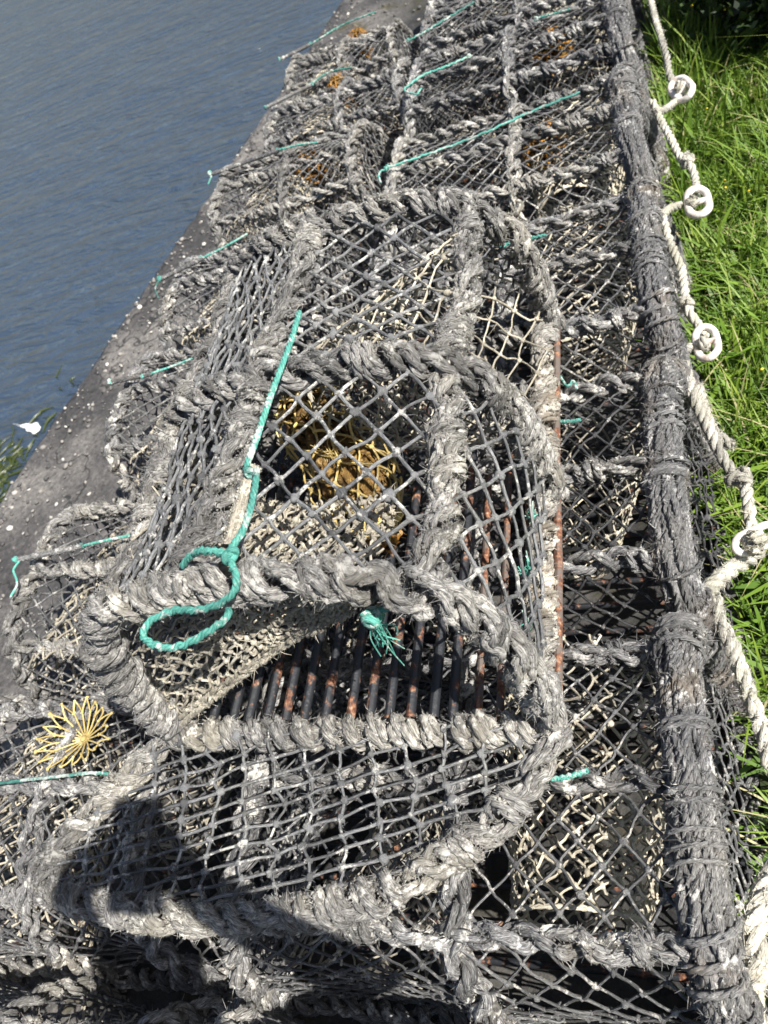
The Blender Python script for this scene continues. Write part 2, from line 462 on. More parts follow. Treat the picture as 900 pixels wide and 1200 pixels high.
# yellow green weed only near the creels' left ends
sx = nd(nt, 'ShaderNodeSeparateXYZ'); nt.links.new(tc.outputs['Object'], sx.inputs[0])
mr = nd(nt, 'ShaderNodeMapRange'); nt.links.new(sx.outputs[0], mr.inputs['Value']); mr.inputs['From Min'].default_value = -1.55; mr.inputs['From Max'].default_value = -1.25
al = nd(nt, 'ShaderNodeMath', operation='MULTIPLY'); nt.links.new(alg, al.inputs[0]); nt.links.new(mr.outputs[0], al.inputs[1])
weed = ramp(nt, n2.outputs['Fac'], [(.35, (.015, .015, .006)), (.5, (.07, .065, .014)), (.66, (.13, .085, .022))])
c = mix(nt, al.outputs[0], c, weed)
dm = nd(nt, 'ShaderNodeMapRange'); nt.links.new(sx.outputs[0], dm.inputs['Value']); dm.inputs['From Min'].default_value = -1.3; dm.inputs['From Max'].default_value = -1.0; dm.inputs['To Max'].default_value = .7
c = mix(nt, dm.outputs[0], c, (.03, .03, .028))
vc = nd(nt, 'ShaderNodeTexVoronoi', feature='DISTANCE_TO_EDGE'); vc.inputs['Scale'].default_value = 1.7
wn = nd(nt, 'ShaderNodeVectorMath', operation='MULTIPLY_ADD'); nt.links.new(n4.outputs['Color'], wn.inputs[0]); wn.inputs[1].default_value = (.35, .35, .35); nt.links.new(tc.outputs['Object'], wn.inputs[2])
nt.links.new(wn.outputs[0], vc.inputs['Vector'])
cr = ramp(nt, vc.outputs['Distance'], [(.004, (1, 1, 1)), (.012, (0, 0, 0))])
c = mix(nt, cr, c, (.03, .03, .03))
st = ramp(nt, n1.outputs['Fac'], [(.42, (.55, .55, .56)), (.58, (1.1, 1.08, 1.05))])
c = mix(nt, 1.0, c, st, 'MULTIPLY')
nt.links.new(c, bs.inputs['Base Color']); bs.inputs['Roughness'].default_value = .88
b = nd(nt, 'ShaderNodeBump'); b.inputs['Strength'].default_value = .7; b.inputs['Distance'].default_value = .008
nt.links.new(n2.outputs['Fac'], b.inputs['Height']); nt.links.new(b.outputs[0], bs.inputs['Normal'])
M['quay'] = m

m, nt, bs = mat('pebble')
at_ = nd(nt, 'ShaderNodeAttribute', attribute_name='rnd')
nt.links.new(ramp(nt, at_.outputs['Fac'], [(0, (.07, .07, .07)), (.5, (.17, .16, .15)), (.85, (.33, .31, .28)), (1, (.7, .68, .62))]), bs.inputs['Base Color'])
bs.inputs['Roughness'].default_value = .8
M['pebble'] = m

# water
WROT = -10
m, nt, bs = mat('harbour_water')
tc = nd(nt, 'ShaderNodeTexCoord')
mp = nd(nt, 'ShaderNodeMapping'); mp.inputs['Rotation'].default_value = (0, 0, math.radians(WROT)); mp.inputs['Scale'].default_value = (.38, 1.0, 1)
nt.links.new(tc.outputs['Object'], mp.inputs[0])
w1 = nd(nt, 'ShaderNodeTexNoise'); w1.inputs['Scale'].default_value = 6.5; w1.inputs['Detail'].default_value = 3; w1.inputs['Roughness'].default_value = .55; w1.inputs['Distortion'].default_value = 1.1
w2 = nd(nt, 'ShaderNodeTexNoise'); w2.inputs['Scale'].default_value = 1.3; w2.inputs['Detail'].default_value = 2
for q in (w1, w2): nt.links.new(mp.outputs[0], q.inputs['Vector'])
hh = nd(nt, 'ShaderNodeMath', operation='MULTIPLY_ADD'); nt.links.new(w2.outputs['Fac'], hh.inputs[0]); hh.inputs[1].default_value = 1.6; nt.links.new(w1.outputs['Fac'], hh.inputs[2])
b = nd(nt, 'ShaderNodeBump'); b.inputs['Strength'].default_value = 1.0; b.inputs['Distance'].default_value = .12
nt.links.new(hh.outputs[0], b.inputs['Height']); nt.links.new(b.outputs[0], bs.inputs['Normal'])
bs.inputs['Base Color'].default_value = (.040, .060, .090, 1); bs.inputs['Roughness'].default_value = .03; bs.inputs['IOR'].default_value = 1.6
M['water'] = m


def leaf_mat(name, stops, rough=.55, trans=.25):
    m, nt, bs = mat(name)
    at_ = nd(nt, 'ShaderNodeAttribute', attribute_name='rnd')
    c = ramp(nt, at_.outputs['Fac'], stops)
    nt.links.new(c, bs.inputs['Base Color']); bs.inputs['Roughness'].default_value = rough
    tr = nt.nodes.new('ShaderNodeBsdfTranslucent'); mx = nt.nodes.new('ShaderNodeMixShader')
    nt.links.new(c, tr.inputs[0]); mx.inputs[0].default_value = trans
    out = [n for n in nt.nodes if n.type == 'OUTPUT_MATERIAL'][0]
    nt.links.new(bs.outputs[0], mx.inputs[1]); nt.links.new(tr.outputs[0], mx.inputs[2]); nt.links.new(mx.outputs[0], out.inputs[0])
    return m


M['grass'] = leaf_mat('grass_blade', [(0, (.05, .11, .012)), (.4, (.12, .22, .022)), (.75, (.21, .31, .035)), (.92, (.28, .34, .07)), (1, (.44, .40, .20))])
M['bush'] = leaf_mat('bush_leaf', [(0, (.012, .022, .008)), (.6, (.025, .05, .014)), (1, (.05, .08, .02))], .6, .15)
M['flower'] = leaf_mat('buttercup', [(0, (.7, .5, .02)), (1, (.8, .65, .05))])
m, nt, bs = mat('grass_soil')
tc = nd(nt, 'ShaderNodeTexCoord'); n1 = nd(nt, 'ShaderNodeTexNoise'); n1.inputs['Scale'].default_value = 22; n1.inputs['Detail'].default_value = 6
nt.links.new(tc.outputs['Object'], n1.inputs['Vector'])
nt.links.new(ramp(nt, n1.outputs['Fac'], [(.3, (.012, .016, .006)), (.55, (.035, .055, .014)), (.75, (.06, .075, .025))]), bs.inputs['Base Color']); bs.inputs['Roughness'].default_value = .95
M['soil'] = m
m, nt, bs = mat('seaweed'); bs.inputs['Base Color'].default_value = (.045, .06, .014, 1); bs.inputs['Roughness'].default_value = .35
M['weed'] = m
m, nt, bs = mat('plain_white'); bs.inputs['Base Color'].default_value = (.82, .82, .80, 1); bs.inputs['Roughness'].default_value = .7
M['white'] = m


# ---------------------------------------------------------------- tagging
def tag(o, label=None, cat=None, group=None, kind=None):
    if label: o['label'] = label
    if cat: o['category'] = cat
    if group: o['group'] = group
    if kind: o['kind'] = kind
    return o


def empty(name, loc=(0, 0, 0), rz=0.0):
    o = bpy.data.objects.new(name, None); COL.objects.link(o)
    o.empty_display_size = .05
    o.location = loc; o.rotation_euler = (0, 0, rz)
    return o


def dup(o, parent=None):
    c = o.copy(); COL.objects.link(c)
    if parent is not None: c.parent = parent
    for ch in list(o.children): dup(ch, c)
    return c


# ---------------------------------------------------------------- creels
class Arch:
    def __init__(self, W, h, n=3.4):
        a = np.linspace(math.pi, 0, 600)
        x = W * np.sign(np.cos(a)) * np.abs(np.cos(a)) ** (2 / n); z = h * np.abs(np.sin(a)) ** (2 / n)
        s = np.r_[0, np.cumsum(np.hypot(np.diff(x), np.diff(z)))]
        self.L = s[-1]; self.s = s / s[-1]; self.x = x; self.z = z; self.W = W; self.h = h

    def __call__(self, v):
        v = np.clip(v, 0, 1)
        return np.interp(v, self.s, self.x), np.interp(v, self.s, self.z)

    def v_of_x(self, x):
        """parameter of the top crossing at x"""
        m = self.z > self.h * .35
        return float(np.interp(x, self.x[m], self.s[m]))


def hoop_path(A, y0, lean=0.0, n=160):
    v = np.linspace(0, 1, n); x, z = A(v)
    return np.stack([x, y0 + lean * z / A.h, z], -1)


def bay(A, y0, y1, l0, l1, sag=.012, dent=.0):
    ph = rng.uniform(0, TAU, 3)

    def S(u, v):
        x, z = A(v)
        f = z / A.h
        a = y0 + l0 * f; b_ = y1 + l1 * f
        y = a + (b_ - a) * u
        s = sag * np.sin(math.pi * np.clip(u, 0, 1)) * (1 + .5 * np.sin(9 * v + ph[0]))
        k = 1 - s / A.W
        return np.stack([x * k, y, z * (1 - s / A.h) + dent * np.sin(math.pi * u) * np.sin(7 * v + ph[1])], -1)
    return S


def funnel(mb, c0, ax0, ax1, c1, r1, r=.0017, kr=.0036, nu=18, nv=9, droop=.02):
    """net funnel from the oval opening c0 + cos*ax0 + sin*ax1 to the small eye at c1"""
    c0, ax0, ax1, c1 = (np.array(q, float) for q in (c0, ax0, ax1, c1))
    e0, e1 = unit(ax0), unit(ax1)

    def S(u, v):
        t = u * TAU
        R0 = c0 + np.cos(t)[..., None] * ax0 + np.sin(t)[..., None] * ax1
        R1 = c1 + r1 * (np.cos(t)[..., None] * e0 + np.sin(t)[..., None] * e1)
        w = (v ** .8)[..., None]
        P = R0 + (R1 - R0) * w
        P[..., 2] -= droop * np.sin(math.pi * v) * (1 + .6 * np.sin(3 * t))
        return P
    net(mb, S, (1 / nu, 1 / nv), (1 / nu, -1 / nv), r, kr, jit=.18, K=4, sides=4, sag=.002, ico=ICO1,
        inside=lambda p: (p[..., 0] >= 0) & (p[..., 0] < 1 - .2 / nu) & (p[..., 1] >= 0) & (p[..., 1] <= 1))
    t = np.linspace(0, TAU, 40)
    ring = c1 + r1 * (np.cos(t)[:, None] * e0 + np.sin(t)[:, None] * e1)
    strands(mb, ring, .004, 3, None, 5)


def cord_path(pts, n=120, j=.001):
    P, _ = resample(spline(pts, n), n=n)
    return P + rng.normal(size=P.shape) * 0 + np.stack([wob(np.arange(len(P)) / 12, 1)] * 3, -1) * j


def cord(mb, pts, r=.003, n=120):
    P = cord_path(pts, n)
    if r > .004:
        P, _ = resample(P, ds=.0022)
        strands(mb, P + np.stack([wob(np.arange(len(P)) / 30, 1)] * 3, -1) * .0006, r * .92, 3, -r * 5.0, 7, .05, rnd=rng.uniform(.35, .7, 3))
        return
    rr = np.full(len(P), r) * (1 + .06 * rng.normal(size=len(P)))
    rr[0] *= .4; rr[-1] *= .4
    mb.tubes(P, rr, 8, .03)


def knot(mb, p, r, k=3):
    p = np.array(p, float)
    for i in range(k):
        t = np.linspace(0, TAU * 1.1, 24)
        e = unit(rng.normal(size=(2, 3)))
        e2 = unit(np.cross(e[0], e[1]))
        C = p + rng.normal(size=3) * r * .3 + r * (np.cos(t)[:, None] * e[0] + np.sin(t)[:, None] * e2) * rng.uniform(.6, 1.0)
        mb.tubes(C, r * .62, 7, .04)


def row_creel(W, h, L, mid, heavy, label, cat, seed_mats, rich=True):
    """a creel of the two long rows; local +y runs from the outer end to the inner end"""
    rope_m, net_m = seed_mats
    root = empty('lobster_creel')
    tag(root, label, cat, 'creels packed in two rows on the quay')
    A = Arch(W, h, 5.0 if heavy else 3.6)
    ys = [0, *mid, L]; ln = [.075 if heavy else .01] + [0] * len(mid) + [-.10]
    base_y = [-.055 if heavy else 0] + [0] * len(mid) + [.02]
    for i, y in enumerate(ys):
        mb = MB(); p = hoop_path(A, y + base_y[i], ln[i])
        if i == 0 and heavy:
            bundle(mb, p, .0255); mb.grains(5000, .001, .0028); mb.fuzz(26000, .011, .0005)
            mb.build('hoop', M['rope_dark'], root)
        else:
            wrap(mb, p, .0035, rng.uniform(.0075, .009), rng.uniform(.075, .10), 2, 5, 18)
            lumps(mb, p, 5, .012, .007); mb.grains(1500, .001, .003); mb.fuzz(2600, .010, .0005)
            mb.build('hoop', rope_m, root)
    # top rails
    for k, x in enumerate((-W * .72, rng.uniform(-.02, .02), W * .72)):
        x_, z_ = A(A.v_of_x(x))
        P = np.array([(x, ys[0] + base_y[0] + ln[0], z_), *[(x + rng.uniform(-.012, .012), y, z_ - rng.uniform(0, .012)) for y in mid], (x, L + base_y[-1] + ln[-1], z_)])
        P = spline(P, 60)
        mb = MB(); wrap(mb, P, .003, rng.uniform(.0065, .0085), rng.uniform(.075, .11), 2, 5, 18); lumps(mb, P, 4, .012, .007); mb.grains(1300, .001, .003); mb.fuzz(2200, .010, .0005)
        mb.build('rope_rail', rope_m, root)
    # base frame
    mb = MB()
    c = [(-W, base_y[0], .015), (W, base_y[0], .015), (W, L + base_y[-1], .015), (-W, L + base_y[-1], .015), (-W, base_y[0], .015)]
    for i in range(4): wrap(mb, np.array([c[i], c[i + 1]]), .004, .008, .06, 2, 5, 12)
    mb.fuzz(1800, .012)
    mb.build('base_frame', rope_m, root)
    mb = MB()
    xs = np.linspace(-W * .88, W * .88, 9)
    P = np.stack([np.array([(x + rng.normal() * .004, base_y[0] + .01, .02), (x, L + base_y[-1] - .01, .02)]) for x in xs])
    t = np.linspace(0, 1, 12)[None, :, None]
    mb.tubes(P[:, :1] + (P[:, 1:] - P[:, :1]) * t, .006, 7, .03)
    mb.build('base_grid', M['bar'], root)
    # covering net, one per bay
    for i in range(len(ys) - 1):
        y0, y1 = ys[i] + base_y[i], ys[i + 1] + base_y[i + 1]
        S = bay(A, y0, y1, ln[i], ln[i + 1], rng.uniform(.012, .03), .006)
        hu, hv = rng.uniform(.027, .032), rng.uniform(.024, .029)
        Lu, Lv = y1 - y0, A.L
        mb = MB(); net(mb, S, (hu / Lu, hv / Lv), (hu / Lu, -hv / Lv), 0.0020, .0046, jit=.12, K=5, sides=5, sag=.0013, ico=ICO1)
        mb.build('net', net_m, root)
    # end nets
    for y0, lean, dy in ((ys[0] + base_y[0], ln[0], .01), (L + base_y[-1], ln[-1], -.02)):
        def S(u, v, y0=y0, lean=lean, dy=dy):
            return np.stack([(u * 2 - 1) * W, y0 + lean * v + dy * np.sin(math.pi * u) * np.sin(math.pi * v), v * h], -1)
        def ins(p):
            x = np.abs(p[..., 0] * 2 - 1); z = p[..., 1]
            return (z > .02) & (x ** 3.6 + np.clip(z, 0, 9) ** 3.6 < .97)
        mb = MB(); hu, hv = .02, .026
        net(mb, S, (hu / (2 * W), hv / h), (hu / (2 * W), -hv / h), .0022, .005, inside=ins, jit=.15, K=4, ico=ICO1)
        mb.build('end_net', net_m, root)
    # cream entrance funnels
    mb = MB(); ym = (ys[0] + ys[1]) / 2 + .01
    if rich: funnel(mb, (W * .86, ym, h * .50), (0, .135, 0), (0, 0, h * .43), (-.13, ym + .02, h * .56), .085, .0022, .0044, 34, 19, .0)
    else: funnel(mb, (W * .90, ym, h * .48), (0, .11, 0), (0, 0, h * .33), (-.04, ym + .02, h * .40), .05, .0018, .0040, 24, 11)
    mb.build('entrance_funnel', M['cream'], root)
    mb = MB(); ym = (ys[1] + ys[-1]) / 2
    funnel(mb, (-W * .88, ym, h * .46), (0, .11, 0), (0, 0, h * .32), (.04, ym - .03, h * .36), .05, .0018, .0040, 24, 11)
    mb.build('entrance_funnel', M['cream_grey'], root)
    return root


def place(o, loc, rz, sc, label=None):
    o.location = loc; o.rotation_euler = (rng.uniform(-.025, .025), rng.uniform(-.02, .02), rz); o.scale = sc
    if label: o['label'] = label
    return o


R90 = math.pi / 2
right_y = [-.20, .31, .80, 1.32, 1.85, 2.34, 2.75, 3.17, 3.60]
left_y = [-.19, .29, .77, 1.29, 1.71, 2.22, 2.61, 2.98]
ordinal = ['cut off at the bottom edge', 'lying right under the open flap', 'second from the front', 'third from the front', 'fourth from the front', 'fifth from the front',
           'sixth from the front', 'seventh from the front', 'farthest of its row']
CR = [row_creel(.245, .385, .67, (.29,), True, '-', 'creel', (M['rope_mid'], M['twine_row'])),
      row_creel(.245, .385, .67, (.31,), True, '-', 'creel', (M['rope_mid'], M['twine_dark']), False),
      row_creel(.245, .385, .67, (.28,), True, '-', 'creel', (M['rope'], M['twine_row']))]
CL = [row_creel(.232, .325, .56, (.27,), False, '-', 'creel', (M['rope_mid'], M['twine_row'])),
      row_creel(.232, .325, .56, (.25,), False, '-', 'creel', (M['rope'], M['twine_row']))]
used = set()
order = [2, 0, 1, 0, 2, 1, 0, 2, 1]
ROW_R, ROW_L = [], []
for i, y in enumerate(right_y):
    src = CR[order[i]]
    o = src if order[i] not in used else dup(src)
    used.add(order[i])
    w = (right_y[min(i + 1, len(right_y) - 1)] - right_y[max(i - 1, 0)]) / (2 if 0 < i < len(right_y) - 1 else 1)
    place(o, (rng.uniform(-.008, .010) - (.035, .026, .008)[min(i, 2)], y, -.05 if i == 0 else 0), R90 + rng.uniform(-.03, .03), (w / .51, 1, 1 if i else .95),
          'rope-bound creel in the grass-side row, ' + ordinal[i])
    ROW_R.append(o)
used = set()
order = [1, 0, 1, 0, 0, 1, 0, 1, 0]
for i, y in enumerate(left_y):
    src = CL[order[i]]
    o = src if order[i] not in used else dup(src)
    used.add(order[i])
    w = (left_y[min(i + 1, len(left_y) - 1)] - left_y[max(i - 1, 0)]) / (2 if 0 < i < len(left_y) - 1 else 1)
    place(o, ((-1.30, -1.33, -1.325, -1.29, -1.295, -1.285, -1.19, -1.20)[i], y, -.04 if i == 0 else 0), -R90 + rng.uniform(-.05, .05), (w / .49, 1 if i < 7 else .85, 1),
          'slack-netted creel in the water-side row, ' + (ordinal[i] if i < 7 else ordinal[8]))
    ROW_L.append(o)


bpy.context.view_layer.update()


def add_cords(root, z, cordpts, barpts=None, tail=None):
    """green door cord (and the bar it is tied to) of one creel, in that creel's own space"""
    im = np.array(root.matrix_world.inverted())
    L_ = lambda q: [(im @ np.r_[at(*p, z), 1])[:3] for p in q]
    mb = MB()
    if cordpts:
        cord(mb, L_(cordpts), .0030)
        knot(mb, L_([cordpts[0]])[0], .0048, 3)
    mb.build('door_cord', M['teal'], root)
    if barpts:
        mb2 = MB(); knot(mb2, L_([barpts[0]])[0] + np.array([0, 0, .002]), .0055, 3)
        if not tail: mb2.build('cord_end', M['teal'], root)
    if tail:
        mb = mb2 if barpts else MB(); cord(mb, L_(tail), .0024, 40); mb.build('cord_end', M['teal'], root)
    if barpts:
        mb = MB(); P, s = resample(np.array(L_(barpts)), n=24)
        mb.tubes(P, .0060 * (1 + .12 * wob(s, 20)), 8, .06); mb.grains(160)
        mb.build('door_bar', M['rope_mid'], root)


add_cords(ROW_R[1], .42, [(622, 913), (655, 912), (676, 907), (690, 902)])
add_cords(ROW_R[2], .42, [(652, 494), (668, 494), (680, 492)], None, [(656, 440), (664, 452), (672, 447), (676, 456)])
add_cords(ROW_R[3], .42, [(588, 288), (615, 281), (640, 275)])
add_cords(ROW_R[4], .42, [(452, 197), (500, 181), (560, 159), (620, 132), (680, 108)], None, [(452, 197), (444, 204), (446, 214)])
add_cords(ROW_R[5], .42, [(550, 66), (520, 79), (496, 88), (480, 99)], None, [(480, 99), (474, 106), (488, 110), (494, 103)])
add_cords(ROW_R[6], .42, [(478, 48), (500, 36), (520, 24), (556, 2)])
add_cords(ROW_R[7], .42, [(628, 22), (668, 11)])
add_cords(ROW_L[1], .36, [(-30, 922), (30, 914), (60, 911), (104, 906), (130, 907)])
add_cords(ROW_L[2], .365, [(95, 640), (130, 632), (172, 624)], [(20, 656), (98, 640)], [(24, 656), (16, 668), (20, 684), (12, 700)])
add_cords(ROW_L[3], .36, [(168, 441), (205, 428), (248, 411)], [(130, 448), (178, 438)])
add_cords(ROW_L[4], .36, [(236, 303), (262, 290), (290, 274)], [(186, 328), (238, 303)], [(188, 326), (182, 338), (186, 350)])
add_cords(ROW_L[5], .36, [(325, 176), (350, 170), (372, 167)], [(246, 205), (327, 176)], [(248, 206), (244, 216)])
add_cords(ROW_L[6], .36, [(364, 99), (385, 85), (412, 79)], [(312, 126), (366, 99)])
add_cords(ROW_L[7], .36, [(364, 52), (400, 30), (440, 14)], [(328, 70), (366, 51)])


# ---------------------------------------------------------------- the creel on top
def big_creel():
    root = empty('lobster_creel', (-.456, .352, .43))
    tag(root, 'big weathered creel lying on top of the packed rows with its end flap hanging open', 'creel')
    W, h, L = .272, .325, .725
    A = Arch(W, h, 3.3)
    ys = [.005, .352, L]
    ln = [.03, .0, -.035]
    for i, y in enumerate(ys):
        p = hoop_path(A, y, ln[i])
        mb = MB()
        wrap(mb, p, (.0080, .0078, .0076)[i], (.0086, .0082, .0080)[i], (.092, .086, .084)[i], 3, 7, 34, 3, 0, .16)
        lumps(mb, p, 9, .0165, .007)
        if i == 0: # heavy extra turns low on the left
            q = p[:40]; wrap(mb, q, .011, .0095, .026, 1, 7, 24)
        mb.grains(9000); mb.fuzz(17000, .010, .0004)
        mb.build('hoop', M['rope'], root)
    xr = (-.205, -.012, .203)
    vr = [A.v_of_x(x) for x in (xr[0], xr[1] - .04, xr[2])]
    for k, x in enumerate(xr):
        z_ = A(A.v_of_x(x))[1]
        kx = (-.055, -.042, -.036, -.030, -.024) if k == 1 else (0, .008, -.006, .01, -.004)
        P = spline(np.array([(x + kx[0], ys[0] + ln[0], z_), (x + kx[1], .18, z_ - .006), (x + kx[2], ys[1], z_), (x + kx[3], .54, z_ - .006), (x + kx[4], ys[2] + ln[2], z_)]), 80)
        mb = MB(); wrap(mb, P, .0058, (.0068, .0072, .0072)[k], (.095, .088, .098)[k], 3, 7, 34, 3, 0, .16); lumps(mb, P, 7, .0165, .007); mb.grains(7000); mb.fuzz(11000, .010, .0004)
        mb.build('rope_rail', M['rope'], root)
    # base: rusty rod with bleached serving on the sides, near rail with fat loops
    for x in (-W, W):
        mb = MB(); P = np.array([(x - .012 * np.sign(x), 0, .012), (x - .012 * np.sign(x), L, .012)])
        wrap(mb, P, .005, .0075, .070, 3, 7, 26, 3, 0, .16); lumps(mb, P, 16, .017, .0075); mb.grains(5200); mb.fuzz(9000, .010, .0004)
        side = mb.build('base_rail', M['rope_beige'], root)
        mb = MB(); P, s = resample(np.array([(x + .007 * np.sign(x), -.01, .004), (x + .0095 * np.sign(x), L * .3, .007), (x + .0065 * np.sign(x), L * .6, .006), (x + .008 * np.sign(x), L + .01, .006)]), n=50)
        mb.tubes(P, .0062, 10, .03); mb.build('steel_rod', M['rust'], side)
    mb = MB(); P = np.array([(-W, 0, .005), (W, 0, .005)])
    Pn, s = resample(P, n=30); mb.tubes(Pn, .008, 8, .02)
    nl = 15
    wrap(mb, P, .006, .006, .08, 2, 6, 26, 3, 0, .15)
    for i in range(nl):
        x = -W + .012 + (i + rng.uniform(-.18, .18)) / (nl - 1) * (2 * W - .03)
        t = np.linspace(0, TAU * 1.35, 30); qk = rng.uniform(.85, 1.15)
        C = np.stack([x + (t / t[-1] - .5) * rng.uniform(.028, .05), -.002 + .0155 * qk * np.cos(t + 1), .004 + .0145 * qk * np.sin(t + 1)], -1)
        strands(mb, C, rng.uniform(.0075, .0120), 3, None, 8, .14)
    mb.grains(2600); mb.fuzz(7000, .010, .0004)
    mb.build('base_rail', M['rope'], root)
    mb = MB(); P = np.array([(-W, L, .01), (W, L, .01)]); wrap(mb, P, .008, .012, .06, 2, 6, 18); mb.fuzz(1500)
    mb.build('base_rail', M['rope'], root)
    # floor bars
    t = np.linspace(0, 1, 30)[None, :, None]
    xs = np.linspace(-.215, .245, 16)
    for lo, hi, mm, r, ye in ((0, 13, 'bar', .0068, L - .01), (13, 16, 'rust', .0052, .40)):
        mb = MB()
        P = np.stack([np.array([(x + rng.normal() * .003, .012, .010 + rng.normal() * .002), (x - .004 + rng.normal() * .002, ye, .010)]) for x in xs[lo:hi]])
        mb.tubes(P[:, :1] + (P[:, 1:] - P[:, :1]) * t, r, 9, .035)
        mb.build('base_grid', M[mm], root)
    # nets: roof and right side open diamonds, left shoulder collapsed
    for i in range(2):
        y0, y1 = ys[i], ys[i + 1]; Lu, Lv = y1 - y0, A.L
        S = bay(A, y0, y1, ln[i], ln[i + 1], .010, .004)
        mb = MB()
        ins = lambda p, v0=vr[1], v1=(1.0, vr[2] + .03)[i]: (p[..., 0] >= 0) & (p[..., 0] <= 1) & (p[..., 1] >= v0) & (p[..., 1] <= v1)
        hu, hv = (.0330, .0285) if i == 0 else (.0270, .0300)
        net(mb, S, (hu / Lu, hv / Lv), (hu / Lu, -hv / Lv), .00235, .0052, inside=ins, jit=.09, K=6, sides=6, sag=.0010)
        ins = lambda p, v0=vr[1]: (p[..., 0] >= 0) & (p[..., 0] <= 1) & (p[..., 1] >= 0) & (p[..., 1] < v0)
        net(mb, S, (.038 / Lu, .0100 / Lv), (.038 / Lu, -.0125 / Lv), .0022, .0052, inside=ins, jit=.2, K=6, sides=6, sag=.0018)
        mb.fuzz(1500, .007, .0003)
        mb.build('net', M['twine'], root)
    # far end net
    def S(u, v): return np.stack([(u * 2 - 1) * W, L + ln[2] * v - .05 * np.sin(math.pi * u) * np.sin(math.pi * v), v * h], -1)
    def ins(p):
        x = np.abs(p[..., 0] * 2 - 1); z = p[..., 1]
        return (z > .02) & (x ** 3.3 + np.clip(z, 0, 9) ** 3.3 < .97)
    mb = MB(); hu, hv = .016, .022
    net(mb, S, (hu / (2 * W), hv / h), (hu / (2 * W), -hv / h), .0022, .005, inside=ins, jit=.12, K=4, ico=ICO1)
    mb.build('end_net', M['twine_dark'], root)
    # partition net between the two chambers, dark, slanting
    mb = MB()
    def S(u, v): return np.stack([(u * 2 - 1) * W * .95, ys[1] + .10 * (1 - v) + .12 * np.sin(math.pi * u) * np.sin(math.pi * v), v * h * .93 + .012], -1)
    net(mb, S, (hu / (2 * W), hv / h), (hu / (2 * W), -hv / h), .0020, .0045, inside=ins, jit=.15, K=4, ico=ICO1)
    mb.build('partition_net', M['twine_dark'], root)
    # funnels
    mb = MB(); funnel(mb, (W * .88, .54, h * .50), (0, .175, 0), (-.045, 0, h * .46), (-.03, .50, h * .42), .09, .0019, .0042, 34, 16, .0); mb.fuzz(1500, .012, .0004)
    mb.build('entrance_funnel', M['cream'], root)
    mb = MB(); funnel(mb, (-W * .93, .18, h * .48), (0, .15, 0), (.06, 0, h * .44), (-.03, .22, h * .26), .05, .0018, .004, 22, 12, .02)
    mb.build('entrance_funnel', M['cream'], root)
    # torn end net still hanging from the left of the near hoop
    T = np.array(root.location)
    w = lambda px, py, z: at(px, py, z) - T
    rows = [[w(300, 585, .66), w(350, 590, .66), w(410, 585, .66), w(465, 575, .66)],
            [w(262, 640, .685), w(320, 640, .68), w(390, 640, .68), w(455, 632, .68)],
            [w(165, 735, .66), w(255, 700, .70), w(325, 698, .70), w(410, 698, .695)],
            [w(185, 800, .55), w(262, 752, .62), w(330, 735, .645), w(405, 708, .68)],
            [w(212, 850, .46), w(268, 806, .53), w(332, 758, .60), w(412, 716, .665)]]
    gv = np.array([spline(np.array(q), 60) for q in rows])
    gu = np.stack([spline(gv[:, i], 60) for i in range(gv.shape[1])], 0)   # (u, v, 3)

    def S(u, v):
        a = np.clip(u, 0, 1) * (gu.shape[0] - 1.001); b_ = np.clip(v, 0, 1) * (gu.shape[1] - 1.001)
        i0 = a.astype(int); j0 = b_.astype(int); fa = (a - i0)[..., None]; fb = (b_ - j0)[..., None]
        return (gu[i0, j0] * (1 - fa) + gu[i0 + 1, j0] * fa) * (1 - fb) + (gu[i0, j0 + 1] * (1 - fa) + gu[i0 + 1, j0 + 1] * fa) * fb
    mb = MB(); net(mb, S, (.034, .036), (.034, -.036), .0018, .0040, jit=.25, K=5, sides=5, sag=.003, ico=ICO1)
    # gathered hem
    for q in range(3):
        u = np.linspace(0, 1, 60); P = S(u, np.full(60, .96 + .03 * q)) + rng.normal(size=(60, 3)) * .0015
        strands(mb, P, .0042, 3, None, 5)
    mb.fuzz(2500, .012, .0004)
    mb.build('torn_net', M['cream_grey'], root)
    # teal ties
    mb = MB()
    p0 = at(437, 726, .69) - np.array(root.location)
    for q in range(26):
        e = p0 + np.array([rng.normal() * .008, -.004 + rng.normal() * .006, -.045 + rng.normal() * .012])
        mb.tubes(spline([p0 + rng.normal(size=3) * .003, (p0 + e) / 2 + rng.normal(size=3) * .005, e], 10), .0008, 4)
    cord(mb, [p0 + (-.01, 0, .01), p0 + (.02, .01, .004), p0 + (.06, .012, -.004), p0 + (.1, .02, .0)], .004, 40)
    knot(mb, p0, .008)
    mb.build('twine_tie', M['teal'], root)
    for y in (.06, .13, .20, .30, .38):
        c = np.array([W - .022, y, .035 + rng.uniform(-.01, .02)]); mb = MB()
        for q in range(16): mb.tubes(spline([c, c + rng.normal(size=3) * .005, c + rng.normal(size=3) * .010], 8), .0010, 4)
        mb.build('twine_tuft', M['teal'], root)
    # door hook: crusted bar and the green elastic cord along the middle rail
    T = np.array(root.location)
    w = lambda px, py, z: at(px, py, z + T[2]) - T
    zc = h + .035
    mb = MB(); P, s = resample(np.array([w(297, 548, zc - .005), w(268, 642, zc - .012)]), n=30)
    mb.tubes(P, .0092 * (1 + .15 * wob(s, 25)), 9, .06); mb.grains(500, .0008, .002)
    mb.build('hook_bar', M['cream_grey'], root)
    mb = MB()
    cord(mb, [w(351, 366, zc), w(338, 408, zc + .004), w(318, 462, zc + .004), w(302, 510, zc + .006), w(289, 548, zc + .006), w(297, 556, zc + .004)], .0042)
